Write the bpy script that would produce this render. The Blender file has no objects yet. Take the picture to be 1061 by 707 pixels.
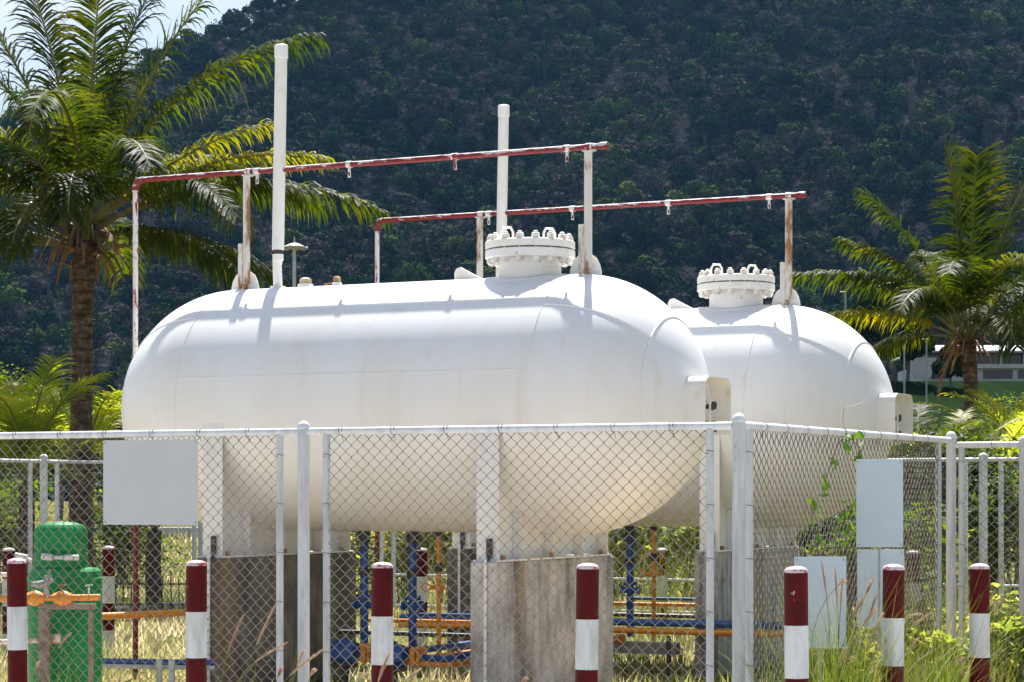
import bpy, math, random
from mathutils import Vector, Matrix, noise
R = math.radians
sc = bpy.context.scene
col = sc.collection
rnd = random.Random(7)

# ------------------------------------------------------------------ camera
EYE = 1.5
F = 2382.0
cam = bpy.data.cameras.new("camera")
cam.sensor_width = 36.0
cam.lens = F / 1061.0 * 36.0
cam.shift_y = 156.5 / 1061.0
cam.clip_start = 0.5
cam.clip_end = 6000
camo = bpy.data.objects.new("camera", cam)
camo.location = (0, 0, EYE)
camo.rotation_euler = (R(90), 0, 0)
col.objects.link(camo)
sc.camera = camo

# ------------------------------------------------------------------ sky, sun
SUN_EL, SUN_AZ = R(59.4), R(2)
w = bpy.data.worlds.new("World")
sc.world = w
w.use_nodes = True
nt = w.node_tree
nt.nodes.clear()
wo = nt.nodes.new("ShaderNodeOutputWorld")
bg = nt.nodes.new("ShaderNodeBackground")
sky = nt.nodes.new("ShaderNodeTexSky")
sky.sky_type = 'NISHITA'
sky.sun_disc = False
sky.sun_elevation = SUN_EL
sky.sun_rotation = SUN_AZ
sky.air_density = 1.0
sky.dust_density = 1.6
sky.ozone_density = 1.2
tc = nt.nodes.new("ShaderNodeTexCoord")
mp = nt.nodes.new("ShaderNodeMapping")
mp.inputs['Scale'].default_value = (2.2, 2.2, 6.0)
nz = nt.nodes.new("ShaderNodeTexNoise")
nz.inputs['Scale'].default_value = 1.6
nz.inputs['Detail'].default_value = 7
rp = nt.nodes.new("ShaderNodeValToRGB")
rp.color_ramp.elements[0].position = 0.46
rp.color_ramp.elements[1].position = 0.70
mx = nt.nodes.new("ShaderNodeMix")
mx.data_type = 'RGBA'
nt.links.new(tc.outputs['Generated'], mp.inputs['Vector'])
nt.links.new(mp.outputs[0], nz.inputs['Vector'])
nt.links.new(nz.outputs['Fac'], rp.inputs[0])
nt.links.new(rp.outputs[0], mx.inputs['Factor'])
nt.links.new(sky.outputs[0], mx.inputs['A'])
mx.inputs['B'].default_value = (7.4, 7.9, 8.6, 1)
nt.links.new(mx.outputs['Result'], bg.inputs[0])
bg.inputs[1].default_value = 0.062
nt.links.new(bg.outputs[0], wo.inputs[0])

sl = bpy.data.lights.new("sun", 'SUN')
sl.energy = 4.9
sl.angle = R(0.53)
sl.color = (1.0, 0.965, 0.91)
so = bpy.data.objects.new("sun", sl)
sv = Vector((math.sin(SUN_AZ) * math.cos(SUN_EL), math.cos(SUN_AZ) * math.cos(SUN_EL), math.sin(SUN_EL)))
so.rotation_euler = sv.to_track_quat('Z', 'Y').to_euler()
so.location = (0, 0, 30)
col.objects.link(so)
sc.view_settings.view_transform = 'Standard'
sc.view_settings.look = 'None'
sc.view_settings.exposure = 1.12
sc.view_settings.gamma = 1.0
try:
    sc.cycles.volume_bounces = 0
    sc.cycles.max_bounces = 8
    sc.cycles.transparent_max_bounces = 8
except Exception:
    pass

# ------------------------------------------------------------------ materials
def newmat(name):
    m = bpy.data.materials.new(name)
    m.use_nodes = True
    n = m.node_tree
    b = n.nodes['Principled BSDF']
    return m, n, b

def noise_node(n, scale, detail=5, rough=0.6, mapscale=(1, 1, 1), obj=True):
    t = n.nodes.new("ShaderNodeTexCoord")
    mpn = n.nodes.new("ShaderNodeMapping")
    mpn.inputs['Scale'].default_value = mapscale
    oi_ = n.nodes.new('ShaderNodeObjectInfo')
    ml_ = n.nodes.new('ShaderNodeMath'); ml_.operation = 'MULTIPLY'; ml_.inputs[1].default_value = 37.0
    n.links.new(oi_.outputs['Random'], ml_.inputs[0])
    n.links.new(ml_.outputs[0], mpn.inputs['Location'])
    nn = n.nodes.new("ShaderNodeTexNoise")
    nn.inputs['Scale'].default_value = scale
    nn.inputs['Detail'].default_value = detail
    nn.inputs['Roughness'].default_value = rough
    n.links.new(t.outputs['Object'], mpn.inputs[0])
    n.links.new(mpn.outputs[0], nn.inputs['Vector'])
    return nn.outputs['Fac']

def ramp(n, fac, stops):
    r = n.nodes.new("ShaderNodeValToRGB")
    e = r.color_ramp.elements
    while len(e) < len(stops):
        e.new(0.5)
    for i, (p, c) in enumerate(stops):
        e[i].position = p
        e[i].color = c if len(c) == 4 else (*c, 1)
    n.links.new(fac, r.inputs[0])
    return r.outputs[0]

def mixc(n, fac, a, b):
    m = n.nodes.new("ShaderNodeMix")
    m.data_type = 'RGBA'
    for sock, v in (('Factor', fac), ('A', a), ('B', b)):
        if isinstance(v, (int, float)):
            m.inputs[sock].default_value = v
        elif isinstance(v, tuple):
            m.inputs[sock].default_value = (*v[:3], 1)
        else:
            n.links.new(v, m.inputs[sock])
    return m.outputs['Result']

def bump(n, b, fac, strength=0.2, dist=0.01):
    bn = n.nodes.new("ShaderNodeBump")
    bn.inputs['Strength'].default_value = strength
    bn.inputs['Distance'].default_value = dist
    n.links.new(fac, bn.inputs['Height'])
    n.links.new(bn.outputs[0], b.inputs['Normal'])

def worn(name, base, wear, lo, hi, rough=0.5, scale=8, mapscale=(1, 1, 1), metal=0.0, bs=0.15, bd=0.004, extra=None):
    m, n, b = newmat(name)
    f = noise_node(n, scale, 7, 0.65, mapscale)
    c = ramp(n, f, [(lo, base), (hi, wear)])
    if extra:
        (ecol, esc, emap, elo, ehi) = extra
        f2 = noise_node(n, esc, 6, 0.6, emap)
        k = ramp(n, f2, [(elo, (0, 0, 0)), (ehi, (1, 1, 1))])
        c = mixc(n, k, c, ecol)
    n.links.new(c, b.inputs['Base Color'])
    b.inputs['Roughness'].default_value = rough
    b.inputs['Metallic'].default_value = metal
    bump(n, b, f, bs, bd)
    return m

M = {}
M['tank'] = worn('tank_white', (0.80, 0.80, 0.795), (0.74, 0.715, 0.665), 0.45, 0.8, 0.36, 1.6, (1, 1, 0.35), bs=0.05, bd=0.006,
                 extra=((0.68, 0.63, 0.54), 5.5, (1.2, 1.2, 0.08), 0.58, 0.84))
M['tank_trim'] = worn('trim_white', (0.78, 0.77, 0.73), (0.62, 0.54, 0.40), 0.52, 0.85, 0.45, 9, bs=0.1,
                      extra=((0.34, 0.17, 0.07), 16.0, (1, 1, 1), 0.70, 0.80))
M['flange'] = worn('flange_white', (0.82, 0.80, 0.76), (0.66, 0.54, 0.34), 0.56, 0.80, 0.5, 6, bs=0.1,
                   extra=((0.45, 0.26, 0.09), 14.0, (1, 1, 1), 0.62, 0.76))
M['nut'] = worn('nut', (0.76, 0.74, 0.70), (0.42, 0.24, 0.10), 0.50, 0.68, 0.6, 18, bs=0.1)
M['saddle'] = worn('saddle_white', (0.78, 0.775, 0.75), (0.68, 0.655, 0.60), 0.5, 0.8, 0.5, 3, (1, 1, 0.4), bs=0.05,
                   extra=((0.40, 0.28, 0.16), 9.0, (1, 1, 0.3), 0.72, 0.82))
M['fence'] = worn('fence_paint', (0.66, 0.67, 0.68), (0.42, 0.43, 0.44), 0.45, 0.75, 0.5, 14, (1, 1, 0.25), bs=0.2, bd=0.003,
                  extra=((0.30, 0.17, 0.09), 22.0, (1, 1, 0.6), 0.72, 0.80))
M['post'] = worn('post_paint', (0.55, 0.56, 0.57), (0.34, 0.35, 0.36), 0.42, 0.72, 0.55, 16, (1, 1, 0.12), bs=0.2, bd=0.003,
                 extra=((0.24, 0.25, 0.26), 30.0, (1, 1, 0.3), 0.62, 0.78))
M['wire'] = worn('wire', (0.15, 0.14, 0.13), (0.08, 0.055, 0.04), 0.45, 0.7, 0.7, 20, metal=0.0, bs=0)
M['red'] = worn('bollard_red', (0.088, 0.0012, 0.003), (0.050, 0.001, 0.002), 0.40, 0.7, 0.5, 10, bs=0.1,
                extra=((0.40, 0.26, 0.24), 15.0, (1, 1, 0.6), 0.685, 0.70))
M['red2'] = worn('bollard_red_chipped', (0.088, 0.0012, 0.003), (0.050, 0.001, 0.002), 0.40, 0.7, 0.5, 10, bs=0.1,
                 extra=((0.55, 0.36, 0.32), 11.0, (1, 1, 0.7), 0.64, 0.655))
M['capm'] = worn('glare_red_cap', (0.62, 0.52, 0.52), (0.30, 0.03, 0.04), 0.50, 0.62, 0.5, 26, bs=0.2)  # red dome; the whitish pink paints sun glare into its colour
M['rackm'] = worn('rack_metal', (0.24, 0.20, 0.17), (0.16, 0.09, 0.05), 0.45, 0.62, 0.7, 14, bs=0.2)
M['bwhite'] = worn('bollard_white', (0.60, 0.61, 0.61), (0.38, 0.37, 0.34), 0.42, 0.70, 0.55, 12, (1, 1, 0.2), bs=0.1,
                   extra=((0.20, 0.17, 0.14), 26.0, (1, 1, 0.4), 0.64, 0.74))
def peelmat(name, base, wear, thr, mapscale, scale, topglare):
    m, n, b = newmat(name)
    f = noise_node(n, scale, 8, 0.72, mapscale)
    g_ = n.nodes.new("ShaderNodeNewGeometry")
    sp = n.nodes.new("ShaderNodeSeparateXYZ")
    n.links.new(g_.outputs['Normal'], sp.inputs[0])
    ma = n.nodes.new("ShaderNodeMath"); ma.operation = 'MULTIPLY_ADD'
    n.links.new(sp.outputs['Z'], ma.inputs[0]); ma.inputs[1].default_value = topglare
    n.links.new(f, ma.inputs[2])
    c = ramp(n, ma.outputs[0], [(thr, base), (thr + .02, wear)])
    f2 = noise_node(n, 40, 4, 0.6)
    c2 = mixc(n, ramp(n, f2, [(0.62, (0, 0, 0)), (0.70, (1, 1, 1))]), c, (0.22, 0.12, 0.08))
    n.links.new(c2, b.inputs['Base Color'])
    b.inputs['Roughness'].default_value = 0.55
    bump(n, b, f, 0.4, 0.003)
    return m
M['peel'] = peelmat('peeling_pipe_glare', (0.17, 0.003, 0.006), (0.60, 0.56, 0.56), 0.565, (0.3, 1, 1), 30, 0.13)  # peeling red paint, with extra white on upward faces painted in as glare
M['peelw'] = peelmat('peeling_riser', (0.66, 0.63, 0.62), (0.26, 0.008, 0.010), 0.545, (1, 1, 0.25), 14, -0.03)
M['dred'] = worn('dark_red_paint', (0.13, 0.008, 0.010), (0.20, 0.03, 0.03), 0.5, 0.8, 0.5, 10)
M['rustw'] = worn('rusty_white', (0.66, 0.62, 0.56), (0.28, 0.13, 0.05), 0.48, 0.58, 0.65, 7, (1, 1, 0.3), bs=0.2)
M['rust'] = worn('rust', (0.30, 0.15, 0.065), (0.55, 0.44, 0.32), 0.48, 0.66, 0.75, 8, (1, 1, 0.35), bs=0.2)
M['gasket'] = worn('gasket', (0.04, 0.025, 0.02), (0.08, 0.04, 0.02), 0.4, 0.7, 0.7, 10)
M['blue'] = worn('blue_paint', (0.012, 0.075, 0.28), (0.008, 0.045, 0.16), 0.45, 0.75, 0.4, 9, bs=0.1)
M['orange'] = worn('orange_paint', (0.68, 0.25, 0.010), (0.42, 0.15, 0.02), 0.5, 0.75, 0.42, 9, bs=0.1)
M['green'] = worn('green_paint', (0.004, 0.23, 0.055), (0.004, 0.14, 0.035), 0.42, 0.7, 0.45, 5, (1, 1, .35), bs=0.08,
                   extra=((0.10, 0.22, 0.12), 14.0, (1, 1, .3), 0.60, 0.74))
M['green'].node_tree.nodes['Principled BSDF'].inputs['Specular IOR Level'].default_value = 0.25
M['grey'] = worn('grey_metal', (0.34, 0.34, 0.34), (0.20, 0.17, 0.14), 0.45, 0.7, 0.5, 12, metal=0.3)
M['dark'] = worn('dark_metal', (0.03, 0.03, 0.035), (0.07, 0.05, 0.04), 0.45, 0.75, 0.5, 12)
M['sign_grey'] = worn('sign_grey', (0.50, 0.51, 0.52), (0.46, 0.47, 0.47), 0.4, 0.8, 0.5, 2.2, bs=0.02)
M['sign_blue'] = worn('sign_blue_grey', (0.50, 0.58, 0.64), (0.45, 0.53, 0.58), 0.4, 0.8, 0.5, 2.5, bs=0.02)
M['housew'] = worn('house_wall', (0.62, 0.62, 0.62), (0.5, 0.5, 0.5), 0.4, 0.8, 0.7, 0.6)
M['houser'] = worn('house_roof', (0.50, 0.52, 0.56), (0.40, 0.42, 0.46), 0.4, 0.8, 0.6, 0.8, (1, 6, 1))
M['glass'] = worn('window_glass', (0.03, 0.04, 0.05), (0.05, 0.06, 0.07), 0.4, 0.8, 0.15, 1)
M['dead'] = worn('dead_frond', (0.20, 0.10, 0.045), (0.34, 0.20, 0.10), 0.4, 0.7, 0.8, 12, bs=0)
M['straw'] = worn('straw', (0.42, 0.33, 0.16), (0.30, 0.28, 0.10), 0.4, 0.7, 0.7, 6, bs=0)
M['twig'] = worn('twig', (0.10, 0.085, 0.075), (0.18, 0.15, 0.13), 0.4, 0.7, 0.8, 3, bs=0)

def concrete(name, a, b_, c_, stain=0.85):
    m, n, b = newmat(name)
    f = noise_node(n, 3.2, 10, 0.75, (1, 1, 0.6))
    c = ramp(n, f, [(0.38, a), (0.50, b_), (0.62, c_)])
    f2 = noise_node(n, 3.4, 10, 0.78, (1.0, 1.0, 0.13))
    k = ramp(n, f2, [(0.49, (0, 0, 0)), (0.62, (stain,) * 3)])
    c = mixc(n, k, c, (0.075, 0.068, 0.06))
    f3 = noise_node(n, 2.1, 7, 0.62, (1, 1, 0.10))
    k3 = ramp(n, f3, [(0.56, (0, 0, 0)), (0.66, (0.7, 0.7, 0.7))])
    c = mixc(n, k3, c, (0.33, 0.23, 0.11))
    n.links.new(c, b.inputs['Base Color'])
    b.inputs['Roughness'].default_value = 0.9
    f4 = noise_node(n, 40, 6, 0.7)
    bump(n, b, f4, 0.5, 0.01)
    return m
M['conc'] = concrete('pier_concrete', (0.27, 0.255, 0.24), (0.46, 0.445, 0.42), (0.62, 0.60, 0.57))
M['concshade'] = concrete('shaded_pier_concrete', (0.09, 0.083, 0.075), (0.17, 0.155, 0.14), (0.27, 0.25, 0.225), 0.85)  # darker copy for the far piers: tank shade put into the base colour

def leafmat(name, c1, c2, c3, transl=0.45, rough=0.4, scale=1.5, spec=0.5, tv=1.9, ts=1.15):
    m, n, b = newmat(name)
    out = n.nodes['Material Output']
    f = noise_node(n, scale, 3, 0.6)
    c = ramp(n, f, [(0.32, c1), (0.5, c2), (0.68, c3)])
    n.links.new(c, b.inputs['Base Color'])
    b.inputs['Roughness'].default_value = rough
    b.inputs['Specular IOR Level'].default_value = spec
    t = n.nodes.new("ShaderNodeBsdfTranslucent")
    hs = n.nodes.new("ShaderNodeHueSaturation")
    hs.inputs['Hue'].default_value = 0.475
    hs.inputs['Saturation'].default_value = ts
    hs.inputs['Value'].default_value = tv
    n.links.new(c, hs.inputs['Color'])
    n.links.new(hs.outputs[0], t.inputs['Color'])
    mxs = n.nodes.new("ShaderNodeMixShader")
    mxs.inputs[0].default_value = transl
    n.links.new(b.outputs[0], mxs.inputs[1])
    n.links.new(t.outputs[0], mxs.inputs[2])
    n.links.new(mxs.outputs[0], out.inputs['Surface'])
    return m
M['palm'] = leafmat('palm_leaf', (0.008, 0.018, 0.003), (0.020, 0.036, 0.005), (0.056, 0.066, 0.008), 0.42, 0.55, 1.1, spec=0.20, tv=4.6)
M['palmy'] = leafmat('palm_leaf_yellow', (0.07, 0.10, 0.010), (0.13, 0.15, 0.014), (0.20, 0.19, 0.02), 0.5, 0.45, 2.0, spec=.3, tv=2.6)
M['palmb'] = leafmat('young_palm_leaf', (0.06, 0.10, 0.010), (0.13, 0.17, 0.014), (0.24, 0.25, 0.03), 0.55, 0.45, 2.0, spec=.2, tv=3.8, ts=1.05)
M['rachis'] = worn('rachis', (0.13, 0.14, 0.025), (0.20, 0.13, 0.04), 0.4, 0.7, 0.5, 3, bs=0)
M['shrub'] = leafmat('shrub_leaf', (0.028, 0.055, 0.008), (0.06, 0.11, 0.014), (0.13, 0.17, 0.022), 0.5, 0.45, 1.8, tv=2.6)
M['shruby'] = leafmat('shrub_leaf_bright', (0.06, 0.10, 0.012), (0.13, 0.18, 0.022), (0.28, 0.25, 0.06), 0.5, 0.45, 2.3, tv=3.0, ts=1.0)
M['shrubd'] = leafmat('shrub_leaf_dark', (0.018, 0.042, 0.010), (0.034, 0.072, 0.014), (0.07, 0.11, 0.02), 0.35, 0.45, 1.0)
M['midleaf'] = leafmat('far_tree_leaf', (0.008, 0.020, 0.008), (0.016, 0.034, 0.012), (0.034, 0.052, 0.014), 0.2, 0.8, 0.8, spec=0.0)
M['vine'] = leafmat('vine_leaf', (0.05, 0.14, 0.012), (0.08, 0.20, 0.02), (0.12, 0.24, 0.02), 0.5, 0.4, 3)
M['grass'] = leafmat('grass_blade', (0.08, 0.13, 0.022), (0.18, 0.20, 0.06), (0.38, 0.32, 0.17), 0.5, 0.6, 0.35, tv=2.9, ts=.9)
M['blade'] = leafmat('tall_blade', (0.07, 0.12, 0.02), (0.12, 0.17, 0.03), (0.30, 0.24, 0.09), 0.4, 0.5, 1.6)
M['plume'] = leafmat('plume', (0.30, 0.20, 0.15), (0.38, 0.29, 0.20), (0.48, 0.40, 0.28), 0.35, 0.8, 5)

def hillmat(name, stops, transl=0.15):
    m, n, b = newmat(name)
    out = n.nodes['Material Output']
    oi = n.nodes.new("ShaderNodeObjectInfo")
    c = ramp(n, oi.outputs['Random'], stops)
    g = n.nodes.new("ShaderNodeNewGeometry")
    nn = n.nodes.new("ShaderNodeTexNoise")
    nn.inputs['Scale'].default_value = 0.02
    nn.inputs['Detail'].default_value = 4
    n.links.new(g.outputs['Position'], nn.inputs['Vector'])
    k = ramp(n, nn.outputs['Fac'], [(0.36, (0.6, 0.62, 0.66)), (0.62, (1.25, 1.25, 1.15))])
    mm = n.nodes.new("ShaderNodeMix")
    mm.data_type = 'RGBA'
    mm.blend_type = 'MULTIPLY'
    mm.inputs['Factor'].default_value = 1
    n.links.new(c, mm.inputs['A'])
    n.links.new(k, mm.inputs['B'])
    n.links.new(mm.outputs['Result'], b.inputs['Base Color'])
    b.inputs['Roughness'].default_value = 0.7
    b.inputs['Specular IOR Level'].default_value = 0.2
    return m
M['canopy'] = hillmat('canopy_leaf', [(0.0, (0.007, 0.028, 0.010)), (0.22, (0.016, 0.046, 0.014)), (0.42, (0.042, 0.050, 0.026)),
                                      (0.62, (0.070, 0.060, 0.058)), (0.78, (0.048, 0.058, 0.030)), (0.90, (0.042, 0.082, 0.020)), (1.0, (0.095, 0.115, 0.028))])
M['bark'] = worn('bark', (0.10, 0.085, 0.085), (0.17, 0.15, 0.15), 0.4, 0.7, 0.9, 3, (1, 1, 3), bs=0.3)

def palmbark():
    m, n, b = newmat('palm_bark')
    t = n.nodes.new("ShaderNodeTexCoord")
    sp = n.nodes.new("ShaderNodeSeparateXYZ")
    n.links.new(t.outputs['Object'], sp.inputs[0])
    wv = n.nodes.new("ShaderNodeTexWave")
    wv.bands_direction = 'Z'
    wv.inputs['Scale'].default_value = 1.6
    wv.inputs['Distortion'].default_value = 3.0
    wv.inputs['Detail'].default_value = 3
    n.links.new(t.outputs['Object'], wv.inputs['Vector'])
    f = noise_node(n, 7, 6, 0.7, (1, 1, 1.6))
    c = ramp(n, f, [(0.36, (0.045, 0.026, 0.018)), (0.5, (0.10, 0.062, 0.042)), (0.64, (0.22, 0.15, 0.10))])
    k = ramp(n, wv.outputs['Fac'], [(0.0, (0.35, 0.35, 0.35)), (0.3, (1, 1, 1))])
    mm = n.nodes.new("ShaderNodeMix"); mm.data_type = 'RGBA'; mm.blend_type = 'MULTIPLY'
    mm.inputs['Factor'].default_value = 0.7
    n.links.new(c, mm.inputs['A']); n.links.new(k, mm.inputs['B'])
    n.links.new(mm.outputs['Result'], b.inputs['Base Color'])
    b.inputs['Roughness'].default_value = 0.95
    bump(n, b, f, 0.6, 0.03)
    return m
M['palmbark'] = palmbark()

def groundmat():
    m, n, b = newmat('ground_grass')
    f = noise_node(n, 0.5, 8, 0.7)
    c = ramp(n, f, [(0.36, (0.075, 0.11, 0.022)), (0.5, (0.19, 0.17, 0.055)), (0.62, (0.34, 0.26, 0.12))])
    f2 = noise_node(n, 9, 6, 0.8)
    k = ramp(n, f2, [(0.35, (0.5, 0.5, 0.5)), (0.7, (1.2, 1.2, 1.2))])
    mm = n.nodes.new("ShaderNodeMix"); mm.data_type = 'RGBA'; mm.blend_type = 'MULTIPLY'
    mm.inputs['Factor'].default_value = 1
    n.links.new(c, mm.inputs['A']); n.links.new(k, mm.inputs['B'])
    n.links.new(mm.outputs['Result'], b.inputs['Base Color'])
    b.inputs['Roughness'].default_value = 1
    bump(n, b, f2, 0.6, 0.05)
    return m
M['ground'] = groundmat()
M['lawn'] = worn('bank_grass', (0.010, 0.022, 0.008), (0.018, 0.034, 0.011), 0.4, 0.7, 1, 0.3, bs=0.2)
M['hill'] = worn('hill_soil', (0.006, 0.009, 0.005), (0.010, 0.010, 0.007), 0.4, 0.7, 1, 0.2, bs=0)
M['road'] = worn('road_concrete', (0.46, 0.45, 0.43), (0.38, 0.37, 0.35), 0.4, 0.7, 0.9, 1.2, bs=0.2)
M['pad'] = worn('yard_sand', (0.66, 0.50, 0.32), (0.56, 0.42, 0.26), 0.4, 0.7, 0.9, 1.2, bs=0.2)

for k_ in ('hill', 'lawn', 'ground', 'pad', 'canopy'):
    M[k_].node_tree.nodes['Principled BSDF'].inputs['Specular IOR Level'].default_value = 0.0

for k_ in ('red', 'red2'):
    M[k_].node_tree.nodes['Principled BSDF'].inputs['Specular IOR Level'].default_value = 0.15
for k_ in ('shrub', 'shruby', 'shrubd'):
    M[k_].node_tree.nodes['Principled BSDF'].inputs['Specular IOR Level'].default_value = 0.22
    M[k_].node_tree.nodes['Principled BSDF'].inputs['Roughness'].default_value = 0.6

# ------------------------------------------------------------------ mesh helpers
class MB:
    def __init__(s):
        s.v = []; s.f = []; s.m = []; s.mi = 0
    def add(s, vs, fs):
        o = len(s.v)
        s.v += [tuple(x) for x in vs]
        for f in fs:
            s.f.append(tuple(o + i for i in f)); s.m.append(s.mi)
    def box(s, c, d, rot=None, bev=0.0):
        x, y, z = d[0] / 2, d[1] / 2, d[2] / 2
        if bev > 0:
            b = min(bev, x * .49, y * .49, z * .49)
            vs = []
            for zz, ins in ((-z, b), (-z + b, 0), (z - b, 0), (z, b)):
                xi, yi = x - ins, y - ins
                vs += [(-xi + (b - ins if ins < b else 0), -yi, zz), (xi - (b - ins if ins < b else 0), -yi, zz),
                       (xi, -yi + (b - ins if ins < b else 0), zz), (xi, yi - (b - ins if ins < b else 0), zz),
                       (xi - (b - ins if ins < b else 0), yi, zz), (-xi + (b - ins if ins < b else 0), yi, zz),
                       (-xi, yi - (b - ins if ins < b else 0), zz), (-xi, -yi + (b - ins if ins < b else 0), zz)]
            # top and bottom rings: shrink corners a little so they stay non-degenerate
            for ring, ins in ((0, b), (3, b)):
                for k in range(8):
                    X, Y, Z = vs[ring * 8 + k]
                    e = b * 0.5
                    if k in (0, 5): X += e
                    if k in (1, 4): X -= e
                    if k in (2, 7): Y += e
                    if k in (3, 6): Y -= e
                    vs[ring * 8 + k] = (X, Y, Z)
            fs = [tuple(reversed(range(8))), tuple(range(24, 32))]
            for r in range(3):
                for k in range(8):
                    a = r * 8 + k; bb = r * 8 + (k + 1) % 8
                    fs.append((a, bb, bb + 8, a + 8))
        else:
            vs = [(-x, -y, -z), (x, -y, -z), (x, y, -z), (-x, y, -z), (-x, -y, z), (x, -y, z), (x, y, z), (-x, y, z)]
            fs = [(3, 2, 1, 0), (4, 5, 6, 7), (0, 1, 5, 4), (1, 2, 6, 5), (2, 3, 7, 6), (3, 0, 4, 7)]
        out = []
        for p in vs:
            p = Vector(p)
            if rot is not None: p = rot @ p
            out.append(p + Vector(c))
        s.add(out, fs)
    def tube(s, pts, r, n=10, cap=True, roll=0.0):
        pts = [Vector(p) for p in pts]
        rr = r if isinstance(r, (list, tuple)) else [r] * len(pts)
        vs = []; fs = []
        up = None
        for i, p in enumerate(pts):
            if i == 0: d = pts[1] - pts[0]
            elif i == len(pts) - 1: d = pts[-1] - pts[-2]
            else: d = (pts[i + 1] - pts[i]).normalized() + (pts[i] - pts[i - 1]).normalized()
            d.normalize()
            if up is None:
                up = Vector((0, 0, 1)) if abs(d.z) < 0.9 else Vector((1, 0, 0))
            a = d.cross(up)
            if a.length < 1e-6: a = d.cross(Vector((0.3, 1, 0.1)))
            a.normalize(); b = a.cross(d).normalized(); up = b
            for k in range(n):
                t = 2 * math.pi * k / n + roll
                vs.append(p + (a * math.cos(t) + b * math.sin(t)) * rr[i])
        for i in range(len(pts) - 1):
            for k in range(n):
                k2 = (k + 1) % n
                fs.append((i * n + k2, i * n + k, (i + 1) * n + k, (i + 1) * n + k2))
        if cap:
            fs.append(tuple(range(n)))
            fs.append(tuple((len(pts) - 1) * n + k for k in reversed(range(n))))
        s.add(vs, fs)
    def lathe(s, prof, n=32, c=(0, 0, 0), axis='z', rfun=None):
        vs = []; fs = []
        for (r, z) in prof:
            for k in range(n):
                t = 2 * math.pi * k / n
                q = r * (rfun(t, z) if rfun else 1)
                p = (q * math.cos(t), q * math.sin(t), z)
                if axis == 'x': p = (p[2], p[0], p[1])
                vs.append((p[0] + c[0], p[1] + c[1], p[2] + c[2]))
        for i in range(len(prof) - 1):
            for k in range(n):
                k2 = (k + 1) % n
                fs.append((i * n + k, i * n + k2, (i + 1) * n + k2, (i + 1) * n + k))
        fs.append(tuple(reversed(range(n))))
        fs.append(tuple((len(prof) - 1) * n + k for k in range(n)))
        s.add(vs, fs)
    def prism(s, outline, t, mat):
        """outline in local XY, thickness t along local Z centred, 4x4 matrix"""
        n = len(outline)
        vs = [mat @ Vector((x, y, -t / 2)) for x, y in outline] + [mat @ Vector((x, y, t / 2)) for x, y in outline]
        fs = [tuple(reversed(range(n))), tuple(range(n, 2 * n))]
        for k in range(n):
            k2 = (k + 1) % n
            fs.append((k, k2, n + k2, n + k))
        s.add(vs, fs)
    def build(s, name, mat, parent=None, smooth=True, angle=35, loc=None, kind=None):
        me = bpy.data.meshes.new(name)
        me.from_pydata(s.v, [], s.f)
        mats = mat if isinstance(mat, (list, tuple)) else [mat]
        for mm in mats: me.materials.append(mm)
        if len(mats) > 1: me.polygons.foreach_set('material_index', s.m)
        if smooth:
            me.polygons.foreach_set('use_smooth', [True] * len(me.polygons))
            try: me.set_sharp_from_angle(angle=R(angle))
            except Exception: pass
        me.update()
        o = bpy.data.objects.new(name, me)
        col.objects.link(o)
        if parent: o.parent = parent
        if loc is not None: o.location = loc
        if kind: o['kind'] = kind
        return o

def tag(o, label=None, cat=None, group=None, kind=None):
    if label: o['label'] = label
    if cat: o['category'] = cat
    if group: o['group'] = group
    if kind: o['kind'] = kind
    return o

def thing(name, loc, label, cat, group=None, rz=0.0):
    o = bpy.data.objects.new(name, None)
    o.empty_display_size = 0.2
    o.location = loc
    o.rotation_euler = (0, 0, rz)
    col.objects.link(o)
    return tag(o, label, cat, group)

def inst(src, parent, loc=None, rot=None, scale=None):
    c = src.copy()
    col.objects.link(c)
    c.parent = parent
    if loc is not None: c.location = loc
    if rot is not None: c.rotation_euler = rot
    if scale is not None: c.scale = scale
    return c

def copy_tree(o, parent=None):
    c = o.copy()
    col.objects.link(c)
    c.parent = parent
    for ch in list(o.children):
        copy_tree(ch, c)
    return c

def at(px, D, z=0.0):
    return Vector(((px - 530.5) / F * D, D, z))
def zat(y, D):
    return EYE + (510 - y) * D / F

GZ = -0.30          # ground level
U1 = Vector((-0.895, 0.446, 0)).normalized()
U2 = Vector((0.446, 0.895, 0)).normalized()
AX = math.atan2(U1.y, U1.x)         # local +x runs to the far left end, local +y to the viewer's side

# ------------------------------------------------------------------ ground, yard, hill
g = MB()
g.add([(-1190, -190, GZ), (1190, -190, GZ), (1190, 1490, GZ), (-1190, 1490, GZ)], [(0, 1, 2, 3)])
tag(g.build('ground', M['ground'], smooth=False), kind='structure')
g = MB()
C0 = Vector((1.47, 14.9, 0))
a = Vector((0.16, 20.3, 0)) - U2 * 1.2
p1 = a + U1 * 9; p2 = a - U1 * 14
g.add([(-40, -25, GZ + .004), (40, -25, GZ + .004), (p2.x + 8, p2.y, GZ + .004), (p2.x, p2.y, GZ + .004), (p1.x, p1.y, GZ + .004), (-40, p1.y, GZ + .004)], [(0, 1, 2, 3, 4, 5)])
tag(g.build('concrete_apron', M['road'], smooth=False), kind='structure')
g = MB()
q0 = C0 + U2 * .1; q1 = q0 + U1 * 10.5; q2 = q0 + U2 * 6.2; q3 = Vector((-5.2, 21.4, 0))
g.add([(v_.x, v_.y, GZ + .008) for v_ in (q1, q0, q2, q3)], [(0, 1, 2, 3)])
tag(g.build('sandy_yard', M['pad'], smooth=False), kind='structure')

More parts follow.
